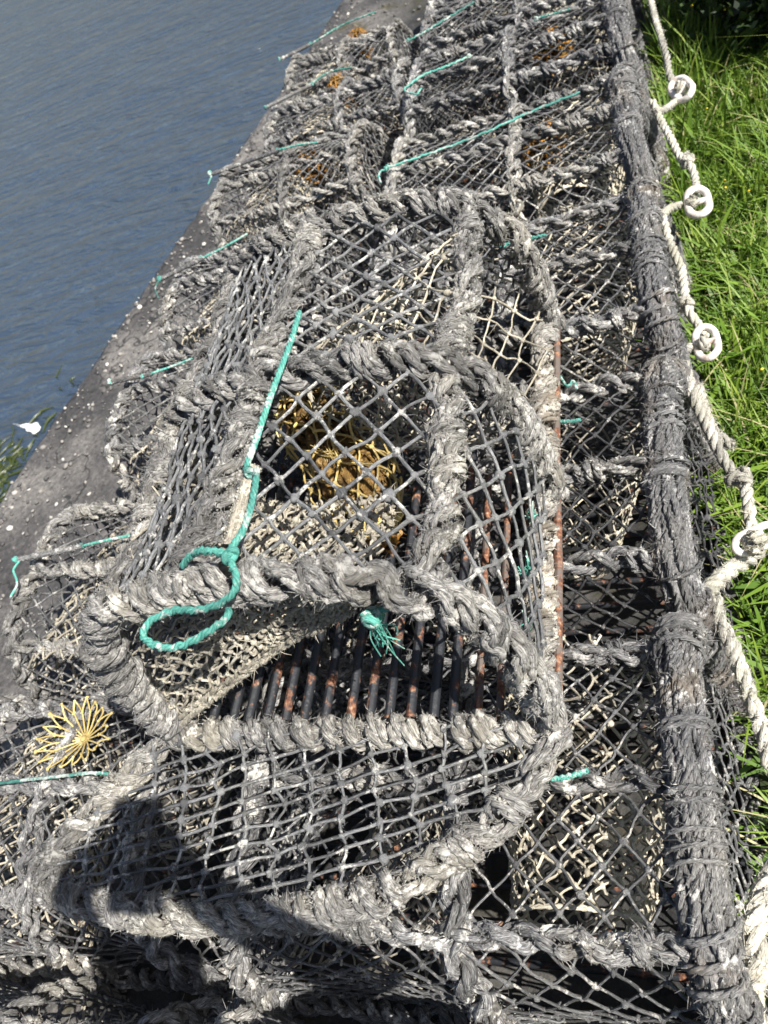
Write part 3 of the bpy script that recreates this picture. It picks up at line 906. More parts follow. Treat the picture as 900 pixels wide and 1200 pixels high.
    cord(mb, [w(301, 548, zc + .006), w(296, 585, zc + .006), w(283, 625, zc + .006), w(268, 648, zc + .008), w(276, 672, zc + .008), w(276, 690, zc), w(262, 705, zc - .005), w(235, 714, zc - .01), w(200, 717, zc - .015),
              w(176, 728, zc - .02), w(168, 745, zc - .025), w(182, 757, zc - .025), w(212, 757, zc - .02), w(245, 740, zc - .015), w(266, 722, zc - .02), w(268, 712, zc - .025)], .0042, 260)
    cord(mb, [w(272, 652, zc + .01), w(258, 648, zc + .012), w(238, 645, zc + .012), w(222, 653, zc + .0), w(213, 664, zc - .01)], .0042)
    knot(mb, w(270, 651, zc + .008), .0058, 5); knot(mb, w(294, 552, zc + .004), .0048)
    mb.build('door_cord', M['teal'], root)
    # end flap, folded down over the creels below
    fl = empty('flap'); fl.parent = root
    E = np.array([(-.745, .352), (-.805, .285), (-.86, .215), (-.885, .155), (-.80, .122), (-.66, .118), (-.54, .124), (-.44, .143), (-.355, .172), (-.275, .225), (-.215, .285), (-.180, .35)])
    E3 = np.stack([E[:, 0] + .456, E[:, 1] - .352, np.where(np.arange(12) % 11 == 0, .0, -.004)], -1)
    path = spline(E3, 160)
    mb = MB(); wrap(mb, path, .006, .0075, .092, 3, 7, 34, 3, 0, .16); lumps(mb, path, 14, .017, .0075); mb.grains(11000); mb.fuzz(13000, .011, .0004)
    mb.build('flap_frame', M['rope'], fl)
    poly = path[:, :2]
    lo, hi = poly.min(0), poly.max(0)
    def ins(p):
        q = lo + p * (hi - lo); x, y = q[..., 0], q[..., 1]
        r = np.zeros(x.shape, bool); n = len(poly)
        for i in range(n):
            x0, y0 = poly[i]; x1, y1 = poly[(i + 1) % n]
            if y0 == y1: continue
            r ^= ((y0 > y) != (y1 > y)) & (x < (x1 - x0) * (y - y0) / (y1 - y0) + x0)
        return r & (y < -.003)
    ph = rng.uniform(0, 6, 2)
    def S(u, v):
        x = lo[0] + u * (hi[0] - lo[0]); y = lo[1] + v * (hi[1] - lo[1])
        z = .006 + .018 * np.clip(v * 5 - 4, 0, 1) - .016 * np.sin(math.pi * np.clip(v, 0, 1)) * np.sin(math.pi * np.clip(u, 0, 1)) + .003 * np.sin(x * 40 + ph[0])
        return np.stack([x, y, z], -1)
    sx, sy = hi - lo
    mb = MB(); net(mb, S, (.046 / sx, .0135 / sy), (.004 / sx, -.0195 / sy), .0021, .0050, inside=ins, jit=.16, K=6, sides=6, sag=.0010)
    mb.fuzz(1500, .007, .0003)
    mb.build('flap_net', M['twine'], fl)
    return root


BIG = big_creel()


# ---------------------------------------------------------------- bait bags
def bait_bag(name, label, c, ax, rad, my, mi, group=None, nu=16, nv=9, rot=0.):
    root = empty(name, c, rot); tag(root, label, 'bait bag', group)
    a, b_, cz = rad
    ph = rng.uniform(0, TAU, 4)
    def S(u, v, k=1.0):
        t = u * TAU; w = (v - .5) * math.pi
        f = k * (1 + .16 * np.sin(3 * t + ph[0]) * np.cos(w) + .12 * np.sin(5 * w + ph[1]) + .08 * np.sin(7 * t + ph[2] + 4 * w))
        x = a * np.sin(w) * 1.05; rr = np.cos(w) ** .7
        return np.stack([x, b_ * rr * np.cos(t) * f, cz * rr * np.sin(t) * f], -1)
    mb = MB()
    U, V = np.meshgrid(np.linspace(0, 1, 60), np.linspace(.02, .98, 44), indexing='ij')
    G = S(U, V, .62) + rng.normal(size=U.shape + (3,)) * .0035
    G[-1] = G[0]
    idx = np.arange(60 * 44).reshape(60, 44)
    q = np.stack([idx[:-1, :-1], idx[1:, :-1], idx[1:, 1:], idx[:-1, 1:]], -1).reshape(-1, 4)
    mb.add(G, np.stack([U * .3, V * 6], -1).reshape(-1, 2), .5, quads=q)
    mb.build('bag_filling', mi, root)
    mb = MB()
    net(mb, S, (1 / nu, 1 / nv), (1 / nu, -1 / nv), 0.0020, .0042, jit=.22, K=5, sides=5, sag=.0014, ico=ICO1)
    mb.fuzz(600, .012, .0005)
    # frayed tuft
    p = S(np.array([.25]), np.array([.5]))[0]
    for k in range(28):
        e = p + rng.normal(size=3) * (.018, .012, .010)
        mb.tubes(spline([p + rng.normal(size=3) * .002, (p + e) / 2 + rng.normal(size=3) * .004, e], 8), .0007, 4)
    mb.build('bag_net', my, root)
    return root


b0 = at(382, 525, .60); b1 = at(455, 640, .50)
o = bait_bag('bait_bag', 'yellow net bait bag lying inside the big creel on top', tuple((at(345, 465, .60) + at(452, 615, .54)) / 2), None, (.150, .062, .022), M['yellow'], M['ochre'], None, 18, 13)
d = at(452, 615, .54) - at(345, 465, .60)
o.rotation_euler = (.3, math.asin(-d[2] / np.linalg.norm(d)), math.atan2(d[1], d[0]))
o = bait_bag('bait_bag', 'small frayed orange bait bag at the floor of the big creel on top', tuple(at(440, 610, .49)), None, (.05, .028, .022), M['orange'], M['ochre'])
o.rotation_euler = (.2, .1, -1.0)
spots = [((650, 60), .30, 'orange bait bag inside the far grass-side creel nearest the top edge'), ((638, 172), .28, 'orange bait bag in the grass-side creel under the long green cord'),
         ((364, 192), .24, 'orange bait bag in the water-side creel left of the big hoop'), ((402, 108), .24, 'orange bait bag in the water-side creel behind, beside dark slanting net'), ((424, 52), .22, 'orange bait bag in the farthest water-side creel in view')]
first = None
for (p, z, lab) in spots:
    if first is None:
        first = o = bait_bag('bait_bag', lab, tuple(at(*p, z)), None, (.055, .03, .05), M['orange'], M['ochre'], 'orange bait bags in the rows', 12, 7)
    else:
        o = dup(first); o['label'] = lab
    o.location = tuple(at(*p, z)); o.rotation_euler = (rng.uniform(-.4, .4), rng.uniform(.8, 1.4), rng.uniform(0, 6))

# yellow gathered net eye on the water-side creel under the flap
root = ROW_L[1]
bpy.context.view_layer.update()
IM = np.array(root.matrix_world.inverted())
loc = lambda p: (IM @ np.r_[p, 1])[:3]
mb = MB()
c = at(100, 866, .31)
ns = 18
def star(a, r_, up): return loc(c + np.array([1.25 * r_ * math.cos(a), 1.05 * r_ * math.sin(a), up]))
jr = rng.uniform(.9, 1.1, ns)
for k in range(ns):
    a = k / ns * TAU; am = (k + .5) / ns * TAU
    mb.tubes(spline([star(a, .003, 0), star(a, .022, .010), star(a, .040 * jr[k], .020)], 12), .0016, 6, .05)
    for q in (k, (k + 1) % ns):     # the next row of meshes
        aq = q / ns * TAU + (TAU if q < k else 0)
        mb.tubes(spline([star(aq, .040 * jr[q], .020), star((aq + am) / 2, .050, .026), star(am, .060 * jr[k], .031)], 8), .0015, 6, .05)
    mb.blobs([star(a, .040 * jr[k], .020), star(am, .060 * jr[k], .031)], .0032, ICO1)
mb.blobs([loc(c + rng.normal(size=3) * .004) for _ in range(10)], .0045, ICO2)
o = mb.build('entrance_eye', M['pale_yellow'], root); o['label'] = 'pale yellow twine gathered into a star'


# ---------------------------------------------------------------- cream rope and white toggles by the grass
WN = np.array([1.0, 0, .2])


def wall(px, py, off=.075):
    return at(px, py, .30 - (off - .075) * .9)


def rope_thing(label, pts, rr=.0085, knots_at=(), tied=()):
    mb = MB()
    P = spline(np.array(pts), 40 * len(pts)); P, s = resample(P, ds=.0045)
    strands(mb, P, rr, 3, rr * 6.2, 8, .04, rnd=rng.uniform(.3, .9, 3))
    for p in knots_at:
        p = np.array(p)
        for i in range(4):
            t = np.linspace(0, TAU * .95, 26); e = unit(rng.normal(size=(2, 3))); e2 = unit(np.cross(e[0], e[1]))
            strands(mb, p + rng.normal(size=3) * .004 + .0085 * (np.cos(t)[:, None] * e[0] + np.sin(t)[:, None] * e2), rr * .85, 3, None, 6)
    for p in tied:          # hitched round the waist of a toggle
        p = np.array(p) + unit(CAM - np.array(p)) * .006
        for i in range(3):
            t = np.linspace(0, TAU * .8, 24); e = unit(rng.normal(size=(2, 3))); e2 = unit(np.cross(e[0], e[1]))
            strands(mb, p + rng.normal(size=3) * .003 + .0088 * (np.cos(t)[:, None] * e[0] + np.sin(t)[:, None] * e2), rr * .8, 3, None, 6)
    mb.grains(500, .0008, .0018)
    mb.fuzz(1500, .008, .0004)
    o = mb.build('cream_rope', M['cream_rope'])
    tag(o, label, 'rope', 'cream ropes along the grass side')
    return o


rope_thing('farthest cream rope, running from the top edge to the first white toggle',
           [wall(757, -30, .06), wall(763, 0, .07), wall(768, 22), wall(776, 48), wall(782, 70, .09), wall(784, 84, .10), wall(790, 100, .12), wall(800, 112, .12), wall(788, 122, .11), wall(776, 130, .08), wall(767, 128, .06)],
           tied=[wall(797, 103, .10)])
rope_thing('cream rope with one knot between the first and second white toggle',
           [wall(764, 118, .06), wall(774, 140, .08), wall(788, 166, .09), wall(797, 184, .10), wall(808, 193, .11), wall(814, 206, .12), wall(816, 224, .12), wall(812, 236, .12), wall(800, 240, .11), wall(786, 244, .08), wall(776, 252, .06)],
           knots_at=[wall(806, 190, .11)], tied=[wall(814, 238, .10)])
rope_thing('cream rope hanging from the second toggle down to the third',
           [wall(776, 252, .06), wall(782, 275, .08), wall(792, 300, .09), wall(799, 316, .10), wall(803, 345, .10), wall(808, 366, .11), wall(818, 380, .13), wall(826, 396, .13), wall(816, 404, .12), wall(803, 412, .09), wall(801, 432, .07)],
           knots_at=[wall(805, 356, .11)], tied=[wall(823, 402, .10)])
rope_thing('doubled cream rope with a red-tipped end below the third toggle',
           [wall(801, 424, .07), wall(808, 448, .08), wall(818, 476, .085), wall(832, 505, .10), wall(846, 535, .105), wall(860, 555, .12), wall(872, 566, .125), wall(877, 590, .13), wall(880, 616, .14), wall(886, 630, .15), wall(882, 644, .15)],
           .0095, knots_at=[wall(868, 563, .125)])
rope_thing('short cream rope end lying beside the doubled rope, its tip whipped red',
           [wall(818, 452, .09), wall(828, 486, .10), wall(838, 508, .115), wall(850, 516, .125), wall(858, 524, .13)], .0085)
rope_thing('cream rope from the fourth toggle back into the corner of a creel',
           [wall(893, 632, .16), wall(884, 650, .16), wall(864, 662, .13), wall(846, 676, .10), wall(832, 690, .075), wall(826, 700, .05)], .012, tied=[wall(885, 638, .10)])
rope_thing('nearest cream rope looping down into the grass beside the front creels',
           [wall(838, 698, .06), wall(842, 726, .08), wall(856, 752, .09), wall(868, 785, .10), wall(880, 820, .11), wall(893, 855, .12), wall(903, 900, .12)], .0105)
rope_thing('cream rope lying in the bottom corner beside the front creel',
           [wall(912, 1010, .09), wall(893, 1050, .075), wall(884, 1090, .07), wall(888, 1130, .07), wall(880, 1170, .06), wall(886, 1215, .06)], .012)


def toggle(label, c, ax, n, sz=.019):
    """oblong plastic link with two holes: a rounded ring with a bar across its waist"""
    mb = MB()
    ax = unit(np.array(ax, float)); n = unit(np.array(n, float)); n = unit(n - (n @ ax) * ax); b_ = np.cross(n, ax)
    t = np.linspace(0, TAU, 56)
    wd = sz * (1.0 - .12 * np.cos(2 * t + math.pi) ** 2 * (np.abs(np.cos(t)) < .5))
    prof = np.array(c) + (np.sign(np.cos(t)) * np.abs(np.cos(t)) ** .85 * sz * 2.0)[:, None] * ax + (np.sin(t) * wd * .95)[:, None] * b_
    prof = prof + (.0018 * np.sin(2 * t + rng.uniform(0, 6)))[:, None] * n
    prof[-1] = prof[0]
    rad = unit(prof - np.array(c))
    T = unit(np.gradient(prof, axis=0)); T[0] = T[-1] = unit(prof[1] - prof[-2])
    rad = unit(np.cross(np.broadcast_to(n, T.shape), T))
    fr = (T[None], rad[None], np.broadcast_to(n, T.shape)[None])
    mb.tubes(prof, sz * .345 * (1 + .05 * wob(t, .5)), 12, .012, rnd=[.5], fr=fr)
    C = np.array(c) + np.linspace(-1, 1, 8)[:, None] * b_ * sz * .9
    mb.tubes(C, sz * .30, 10, .012, rnd=[.5])
    o = mb.build('toggle', M['plastic'])
    return tag(o, label, 'toggle', 'white plastic toggles on the cream rope')


view = unit(CAM - wall(830, 400))
def tog(label, p1, p2, off, sz):
    a, b_ = wall(*p1, off), wall(*p2, off)
    toggle(label, (a + b_) / 2, b_ - a, view + rng.normal(size=3) * .15, sz)
tog('small white toggle at the far end of the cream rope', (786, 92), (812, 117), .10, .024)
tog('long white toggle second from the top, by tall grass', (815, 219), (821, 255), .10, .024)
tog('glossy white toggle third from the top, hanging over the grass', (824, 383), (832, 421), .10, .0205)
tog('big knotted white toggle at the right edge, nearest of the four', (874, 637), (900, 626), .10, .017)
tog_last = None

# ---------------------------------------------------------------- setting: quay, water, grass
q0, q1 = at(0, 570, 0)[:2], at(395, 0, 0)[:2]
qd = unit(q1 - q0); qn = np.array([qd[1], -qd[0]])    # qn points to the land


def grid_obj(name, G, m, label=None, kind='structure'):
    a, b_ = G.shape[:2]
    idx = np.arange(a * b_).reshape(a, b_)
    q = np.stack([idx[:-1, :-1], idx[1:, :-1], idx[1:, 1:], idx[:-1, 1:]], -1).reshape(-1, 4)
    mb = MB(); mb.add(G, np.zeros((a * b_, 2)), 0.5, quads=q)
    o = mb.build(name, m); o['kind'] = kind
    return o


s_ = np.r_[np.linspace(-60, -2, 20), np.linspace(-1.9, 8, 260), np.linspace(9, 200, 30)]
t_ = np.r_[0, 0, 0, np.linspace(0, 2.6, 70), 6, 20, 80, 300]
G = np.zeros((len(s_), len(t_), 3))
edge = .004 * wob(s_, .9, 3) + .006 * wob(s_, 6, 3)
for j, t in enumerate(t_):
    fade = max(0, 1 - t / .4)
    xy = q0 + np.outer(s_, qd) + np.outer(t + edge * fade, qn)
    z = .004 * wob(s_ + t * 3.1, 1.3, 4) + .004 * wob(s_ * 1.7 - t * 2.1, 3, 3) - .02 * (t < .02)
    G[:, j, :2] = xy; G[:, j, 2] = z * (t < 3) - .012
G[:, 0, 2] = -4; G[:, 0, :2] -= qn * .06
G[:, 1, 2] = -1.0; G[:, 1, :2] -= qn * .015
G[:, 2, 2] = -.06
grid_obj('quay', G, M['quay'])

wz = -1.7
wm = MB(); X0 = np.array([[-2000, -2000, wz], [300, -2000, wz], [300, 4000, wz], [-2000, 4000, wz]])
wm.add(X0, np.zeros((4, 2)), .5, quads=[[0, 1, 2, 3]])
o = wm.build('water', M['water']); o['kind'] = 'structure'

# grassy ground beside the quay
xs = np.r_[np.linspace(.05, 2.5, 40), 6, 20, 80, 250]; ys_ = np.r_[-40, np.linspace(-2, 9, 90), 20, 60, 200]
X, Y = np.meshgrid(xs, ys_, indexing='ij')
Z = .012 + .02 * np.sin(X * 5 + Y * 2) * np.sin(Y * 4 - X) + .03 * np.clip(X - .1, 0, 1)
grid_obj('ground', np.stack([X, Y, Z], -1), M['soil'])


def blades(n, area, hmin, hmax, wid, rndlo=0, rndhi=.9, lean=.5, dens=None):
    x = rng.uniform(area[0], area[1], n); y = rng.uniform(area[2], area[3], n)
    if dens is not None:
        k = rng.uniform(size=n) < dens(x, y); x, y = x[k], y[k]; n = len(x)
    cl = .5 + .5 * np.sin(x * 11 + 3 * np.sin(y * 7)) * np.sin(y * 9 + 2 * np.sin(x * 8))
    hgt = rng.uniform(hmin, hmax, n) * (.6 + .6 * cl)
    a = rng.uniform(0, TAU, n); ln = lean * rng.uniform(.1, 1.3, n)
    d = np.stack([np.cos(a), np.sin(a), np.zeros(n)], -1); sd = np.stack([-np.sin(a), np.cos(a), np.zeros(n)], -1)
    p = np.stack([x, y, np.full(n, .0)], -1)
    w = wid * rng.uniform(.6, 1.4, n)[:, None]
    K = 5; t = np.linspace(0, 1, K)
    c = p[:, None] + d[:, None] * (hgt * ln)[:, None, None] * (t ** 2)[None, :, None] + np.array([0, 0, 1.0]) * hgt[:, None, None] * (t - .30 * ln[:, None] * t ** 2.2 if False else t[None] - .28 * ln[:, None] * t[None] ** 2)[..., None]
    prof = np.array([.75, 1, .9, .6, .06])
    V = np.stack([c - sd[:, None] * w[:, None] * prof[None, :, None], c + sd[:, None] * w[:, None] * prof[None, :, None]], 2)
    idx = np.arange(n * K * 2).reshape(n, K, 2)
    q = np.stack([idx[:, :-1, 0], idx[:, :-1, 1], idx[:, 1:, 1], idx[:, 1:, 0]], -1).reshape(-1, 4)
    r = np.clip(rng.uniform(rndlo, rndhi, n) * .8 + .2 * cl, 0, 1)
    return V.reshape(-1, 3), q, np.repeat(r, K * 2)


mb = MB()
for args in ((52000, (.06, 1.5, -.4, 3.2), .05, .17, .0022, 0, .95, .9), (26000, (.06, 2.6, 1.8, 7.5), .10, .29, .0028, 0, .95, .7),
             (5000, (.07, 1.1, -.3, 3.0), .08, .18, .0055, .1, .75, 1.3), (3500, (.08, 1.4, -.3, 4.5), .06, .2, .0022, 1.25, 1.25, 1.3), (500, (.15, 1.6, 2.2, 5.5), .3, .5, .0014, .85, 1.0, .8), (2600, (.09, 1.0, -.3, 2.4), .06, .13, .010, .15, .6, 1.5)):
    V, q, r = blades(*args); mb.add(V, np.zeros((len(V), 2)), r, quads=q)
o = mb.build('grass', M['grass']); o['kind'] = 'stuff'
mb = MB()
n = 70
P = np.stack([rng.uniform(.15, 1.0, n), rng.uniform(.2, 4, n), rng.uniform(.12, .26, n)], -1)
mb.blobs(P, rng.uniform(.003, .006, n), ICO1, .1, .3, flatten=.6)
o = mb.build('wildflowers', M['flower']); o['kind'] = 'stuff'


def bush(label, c, R, n):
    root = empty('bush', (c[0], c[1], 0)); tag(root, label, 'bush')
    mb = MB()
    for k in range(9):
        a = rng.uniform(0, TAU); e = np.array([math.cos(a) * R * .5, math.sin(a) * R * .5, R * rng.uniform(.6, 1.2)])
        mb.tubes(spline([np.zeros(3), e * .4 + (0, 0, .1), e], 12), np.linspace(.014, .004, 12) if False else .01, 6, .05)
    mb.build('stems', M['rust'], root)
    mb = MB()
    ctr = unit(rng.normal(size=(40, 3))) * R * .6 * rng.uniform(.4, 1, (40, 1)); ctr[:, 2] = np.abs(ctr[:, 2]) * 1.2 + .15
    k = rng.integers(0, 40, n)
    p = ctr[k] + rng.normal(size=(n, 3)) * R * .16
    p[:, 2] = np.abs(p[:, 2])
    d = unit(rng.normal(size=(n, 3))) ; sd = unit(np.cross(d, rng.normal(size=(n, 3))))
    ll = rng.uniform(.02, .045, (n, 1))
    V = np.stack([p - d * ll * .5, p + sd * ll * .28, p + d * ll * .5, p - sd * ll * .28], 1)
    mb.add(V.reshape(-1, 3), np.zeros((n * 4, 2)), np.repeat(rng.uniform(0, 1, n), 4), quads=np.arange(n * 4).reshape(n, 4))
    mb.build('leaves', M['bush'], root)
    return root


c_ = at(915, -25, .2)
bush('dark leafy bush in the top right corner above the grass', (c_[0] + .12, c_[1] + .12), .5, 20000)

# pebbles and shell bits on the quay
n = 2600
s2 = rng.uniform(-.8, 6, n); t2 = np.abs(rng.normal(0, .45, n)) + .03
t2 = np.minimum(t2, .04 + .75 * rng.uniform(0, 1, n)); P = np.zeros((n, 3)); P[:, :2] = q0 + np.outer(s2, qd) + np.outer(t2, qn); P[:, 2] = -.008
mb = MB(); mb.blobs(P, np.abs(rng.normal(.0, .0040, n)) + .0015, ICO1, .15, .4, rnd=rng.uniform(0, 1, n) ** 1.3, flatten=.7)
o = mb.build('gravel', M['pebble']); o['kind'] = 'stuff'

# small white scrap afloat just off the quay
c = at(35, 500, wz + .012)
mb = MB(); U, V = np.meshgrid(np.linspace(-1, 1, 14), np.linspace(-1, 1, 8), indexing='ij')
a_ = at(23, 497, wz) - at(48, 503, wz); a_ = a_ / 2
bq = np.array([-a_[1], a_[0], 0]) * .30
wd = np.clip((1 - U ** 2), 0, 1) ** .6 * (.55 - .45 * U) * (1 + .18 * np.sin(U * 9 + 2 * V))
G = c + U[..., None] * a_ + (V * wd + .25 * U ** 2)[..., None] * bq * 1.5
G[..., 2] += .016 * (1 - V ** 2) * (1 - U ** 2) + .004 * np.sin(U * 7 + V * 3)
idx = np.arange(14 * 8).reshape(14, 8)
qq = np.stack([idx[:-1, :-1], idx[1:, :-1], idx[1:, 1:], idx[:-1, 1:]], -1).reshape(-1, 4)
mb.add(G, np.zeros((112, 2)), .5, quads=qq)
mb.tubes(spline([G[12, 4], G[12, 4] + a_ * .25 + (0, 0, .004), G[12, 4] + a_ * .6], 8), .002, 5)
tag(mb.build('scrap', M['white']), 'white scrap floating on the water close to the quay edge', 'scrap')

# seaweed at the waterline
mb = MB()
for (px, py, n) in ((-4, 556, 70), (10, 536, 24), (66, 458, 7)):
    c = at(px, py, wz + .01)
    for k in range(n):
        p = c + rng.normal(size=3) * (.13, .16, .0); a = rng.uniform(0, TAU)
        d = np.array([math.cos(a), math.sin(a), 0]) * rng.uniform(.03, .09)
        Q = spline([p, p + d + rng.normal(size=3) * (.02, .02, .004), p + 2 * d + rng.normal(size=3) * (.04, .04, .006)], 10)
        Q[:, 2] = np.maximum(Q[:, 2], wz + .004)
        mb.tubes(Q, rng.uniform(.005, .013) * np.sin(np.linspace(.5, 2.9, len(Q))), 5, .1)
o = mb.build('seaweed', M['weed']); o['kind'] = 'stuff'

# ---------------------------------------------------------------- the photographer, whose shadow lies on the near creels
def flat_mat(name, col, rough=.8):
    m, nt, bs = mat(name)
    tc = nd(nt, 'ShaderNodeTexCoord'); n1 = nd(nt, 'ShaderNodeTexNoise'); n1.inputs['Scale'].default_value = 40
    nt.links.new(tc.outputs['Object'], n1.inputs['Vector'])
    nt.links.new(ramp(nt, n1.outputs['Fac'], [(.3, tuple(c * .8 for c in col)), (.7, tuple(min(1, c * 1.2) for c in col))]), bs.inputs['Base Color'])
    bs.inputs['Roughness'].default_value = rough
    return m


def skinned(name, verts, edges, radii, root_i, levels=2):
    me = bpy.data.meshes.new(name)
    me.from_pydata([tuple(v) for v in verts], edges, [])
    o = bpy.data.objects.new(name, me); COL.objects.link(o)
    o.modifiers.new('skin', 'SKIN')
    if not me.skin_vertices: return None
    for k, r in enumerate(radii):
        sv = me.skin_vertices[0].data[k]
        sv.radius = (r, r) if np.isscalar(r) else r
        sv.use_root = k == root_i
    ss = o.modifiers.new('sub', 'SUBSURF'); ss.levels = ss.render_levels = levels
    dg = bpy.context.evaluated_depsgraph_get(); dg.update()
    me2 = bpy.data.meshes.new_from_object(o.evaluated_get(dg))
    o.modifiers.clear(); o.data = me2
    for p in me2.polygons: p.use_smooth = True
    return o


FW = CM @ np.array([0, 0, 1.0]); RT = CM @ np.array([1.0, 0, 0]); UP = CM @ np.array([0, -1.0, 0])
PH = CAM - .14 * FW - .012 * UP            # middle of the phone
face = unit(np.array([-.54, .84, 0])); side = np.array([.84, .54, 0])
B0 = np.array([.38, -.48, 0])
pt = lambda f, r, z: B0 + face * f + side * r + np.array([0, 0, z])
V, Ed, Rd = [], [], []


def node(p, r, par=None):
    V.append(np.array(p, float)); Rd.append(r)
    if par is not None: Ed.append((par, len(V) - 1))
    return len(V) - 1


pel = node(pt(-.02, 0, .95), (.16, .12)); wst = node(pt(.0, 0, 1.10), (.15, .11), pel); chs = node(pt(.05, 0, 1.30), (.17, .12), wst)
nbase = node(pt(.09, 0, 1.45), .085, chs); nk = node(pt(.12, 0, 1.515), .055, nbase); jaw = node(pt(.165, 0, 1.585), .068, nk); crown_ = node(pt(.165, 0, 1.665), .088, jaw); top_ = node(pt(.16, 0, 1.735), .052, crown_)
nose = node(pt(.262, 0, 1.615), .012, crown_)
for sg in (-1, 1):
    hip = node(pt(-.02, sg * .09, .90), .095, pel); kn = node(pt(.03, sg * .12, .49), .062, hip); an = node(pt(-.03, sg * .13, .09), .042, kn)
    hl = node(pt(-.02, sg * .13, .05), .042, an); toe = node(pt(.16, sg * .15, .035), .034, hl)
    sh = node(pt(.07, sg * .175, 1.40), .070, chs)
    wr = PH + RT * sg * .085 - UP * .03 - FW * .03
    el = (V[sh] + wr) / 2 + np.array([0, 0, -.15]) + side * sg * .05 - face * .02
    e_ = node(el, .047, sh); fo = node(el * .4 + wr * .6, .041, e_); w_ = node(wr, .028, fo)
    pm = node(PH + RT * sg * .062 - UP * .01 - FW * .02, .026, w_)
    for q in range(4):                       # fingers behind the phone
        b_ = node(PH + RT * sg * .050 + UP * (.022 - .020 * q) - FW * .004, .0095, pm)
        m_ = node(PH + RT * sg * (.030 + .003 * q) + UP * (.026 - .021 * q) + FW * .012, .0085, b_)
        node(PH + RT * sg * (.008 + .006 * q) + UP * (.027 - .021 * q) + FW * .012, .0075, m_)
    tb = node(PH + RT * sg * .045 - UP * .030 - FW * .016, .011, pm); node(PH + RT * sg * .026 - UP * .005 - FW * .016, .009, tb)
o = skinned('person', V, Ed, Rd, 0)
if o is not None:
    me = o.data
    me.materials.clear()
    for mm in (flat_mat('skin', (.48, .30, .22), .55), flat_mat('dark_jacket', (.03, .035, .05)), flat_mat('jeans', (.04, .055, .10)), flat_mat('shoe', (.05, .04, .035))): me.materials.append(mm)
    for p in me.polygons:
        c = np.array(p.center)
        p.material_index = 0 if (c[2] > 1.52 and np.linalg.norm(c[:2] - pt(.16, 0, 0)[:2]) < .14) or np.linalg.norm(c - PH) < .105 else 3 if c[2] < .09 else 2 if c[2] < .95 else 1
    tag(o, 'photographer in a dark jacket on the grass, throwing the soft shadow over the lower left', 'person')
    mb = MB()
    n = 900
    d = unit(rng.normal(size=(n, 3))); d[:, 2] = np.abs(d[:, 2])
    d = d[(d @ face < .25) | (d[:, 2] > .72)]
    c = pt(.150, 0, 1.662)
    for q in d:
        p0 = c + q * (.068, .068, .084); mb.tubes(spline([p0, p0 + q * .006 - (0, 0, .012), p0 + q * .005 - (0, 0, .03)], 6), .005, 4)
    for sg in (-1, 1):
        e = MB(); e.blobs([pt(.232, sg * .030, 1.640)], .011, ICO2, 0, 0); e.build('eye', M['white'], o)
        e = MB(); e.blobs([pt(.150, sg * .074, 1.622)], .020, ICO2, .05, .2); e.build('ear', me.materials[0], o)
    e = MB(); e.tubes(spline([pt(.222, -.022, 1.568), pt(.236, 0, 1.566), pt(.222, .022, 1.568)], 10), .005, 6); e.build('mouth', flat_mat('lips', (.38, .17, .14), .5), o)
    mb.build('hair', flat_mat('brown_hair', (.06, .04, .025)), o)
mb = MB()
pc = [PH + RT * a + UP * b_ + FW * c for c in (-.0045, .0045) for a, b_ in ((-.036, -.073), (.036, -.073), (.036, .073), (-.036, .073))]
mb.add(np.array(pc), np.zeros((8, 2)), .5, quads=[[0, 1, 2, 3], [7, 6, 5, 4], [0, 4, 5, 1], [1, 5, 6, 2], [2, 6, 7, 3], [3, 7, 4, 0]])
for a, b_ in ((-.018, .055), (-.018, .035)):
    t = np.linspace(0, TAU, 20); C = PH + RT * a + UP * b_ + FW * .0055 + .008 * (np.cos(t)[:, None] * RT + np.sin(t)[:, None] * UP); mb.tubes(C, .0015, 6)
ph_ = mb.build('phone', flat_mat('black_phone', (.02, .02, .022), .3), None, False)
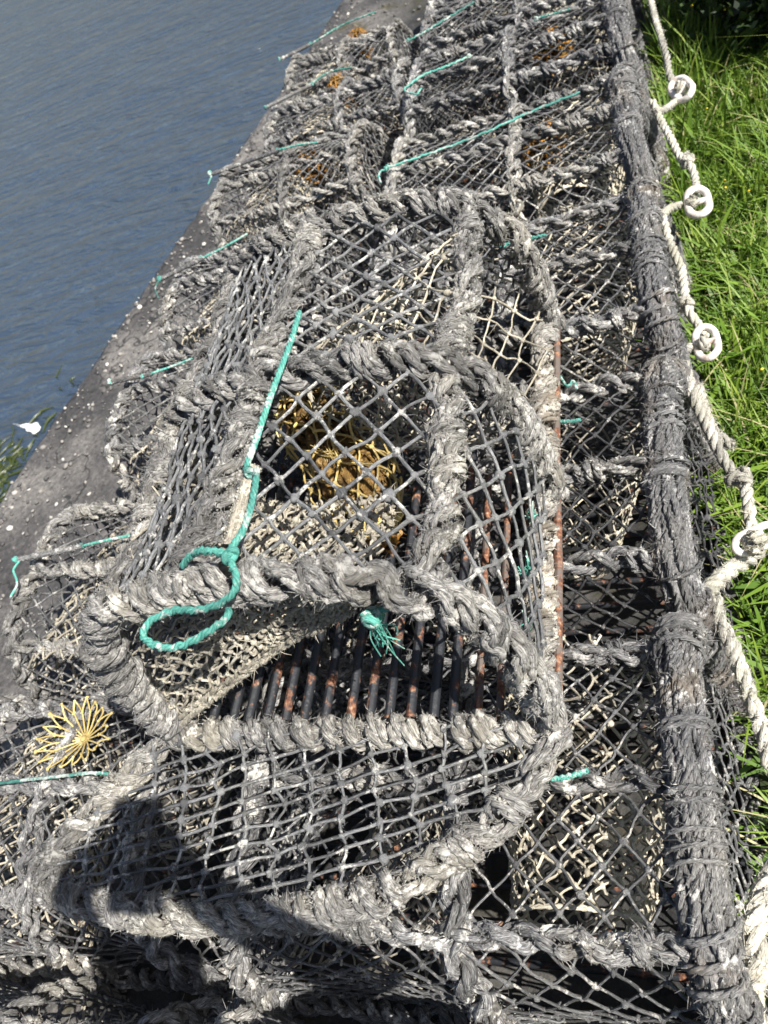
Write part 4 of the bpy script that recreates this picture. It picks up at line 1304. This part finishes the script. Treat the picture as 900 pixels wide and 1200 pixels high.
tag(ph_, 'black phone held up in both hands by the photographer', 'phone')
bv = ph_.modifiers.new('bevel', 'BEVEL'); bv.width = .004; bv.segments = 3

# ---------------------------------------------------------------- light, sky, camera
SUN = unit(np.array([.74, -.26, .93]))
el = math.asin(SUN[2]); 
w = bpy.data.worlds.new('World'); scene.world = w; w.use_nodes = True
nt = w.node_tree; nt.nodes.clear()
sky = nt.nodes.new('ShaderNodeTexSky'); sky.sky_type = 'NISHITA'; sky.sun_disc = False
sky.sun_elevation = el; sky.sun_rotation = math.atan2(SUN[0], SUN[1]); sky.air_density = 1.0; sky.dust_density = 1.5
bg = nt.nodes.new('ShaderNodeBackground'); bg.inputs[1].default_value = .062
out = nt.nodes.new('ShaderNodeOutputWorld'); nt.links.new(sky.outputs[0], bg.inputs[0]); nt.links.new(bg.outputs[0], out.inputs[0])
sl = bpy.data.lights.new('sun', 'SUN'); sl.energy = 5.0; sl.angle = math.radians(.53); sl.color = (1, .955, .89)
so = bpy.data.objects.new('sun', sl); COL.objects.link(so)
so.rotation_euler = Vector(tuple(SUN)).to_track_quat('Z', 'Y').to_euler()

cd = bpy.data.cameras.new('camera'); co = bpy.data.objects.new('camera', cd); COL.objects.link(co)
r_ = CM @ np.array([1, 0, 0]); u_ = CM @ np.array([0, -1, 0]); b_ = -(CM @ np.array([0, 0, 1]))
co.matrix_world = Matrix(((r_[0], u_[0], b_[0], CAM[0]), (r_[1], u_[1], b_[1], CAM[1]), (r_[2], u_[2], b_[2], CAM[2]), (0, 0, 0, 1)))
cd.sensor_fit = 'AUTO'; cd.sensor_width = 36; cd.lens = 36 * F_PX / 1200
cd.clip_start = .02; cd.clip_end = 6000
cd.dof.use_dof = True; cd.dof.focus_distance = .98; cd.dof.aperture_fstop = 8.0
scene.camera = co
scene.view_settings.view_transform = 'Standard'; scene.view_settings.look = 'None'
scene.view_settings.exposure = 0.85; scene.view_settings.gamma = 1
scene.cycles.max_bounces = 6; scene.cycles.diffuse_bounces = 3
scene.cycles.use_denoising = True
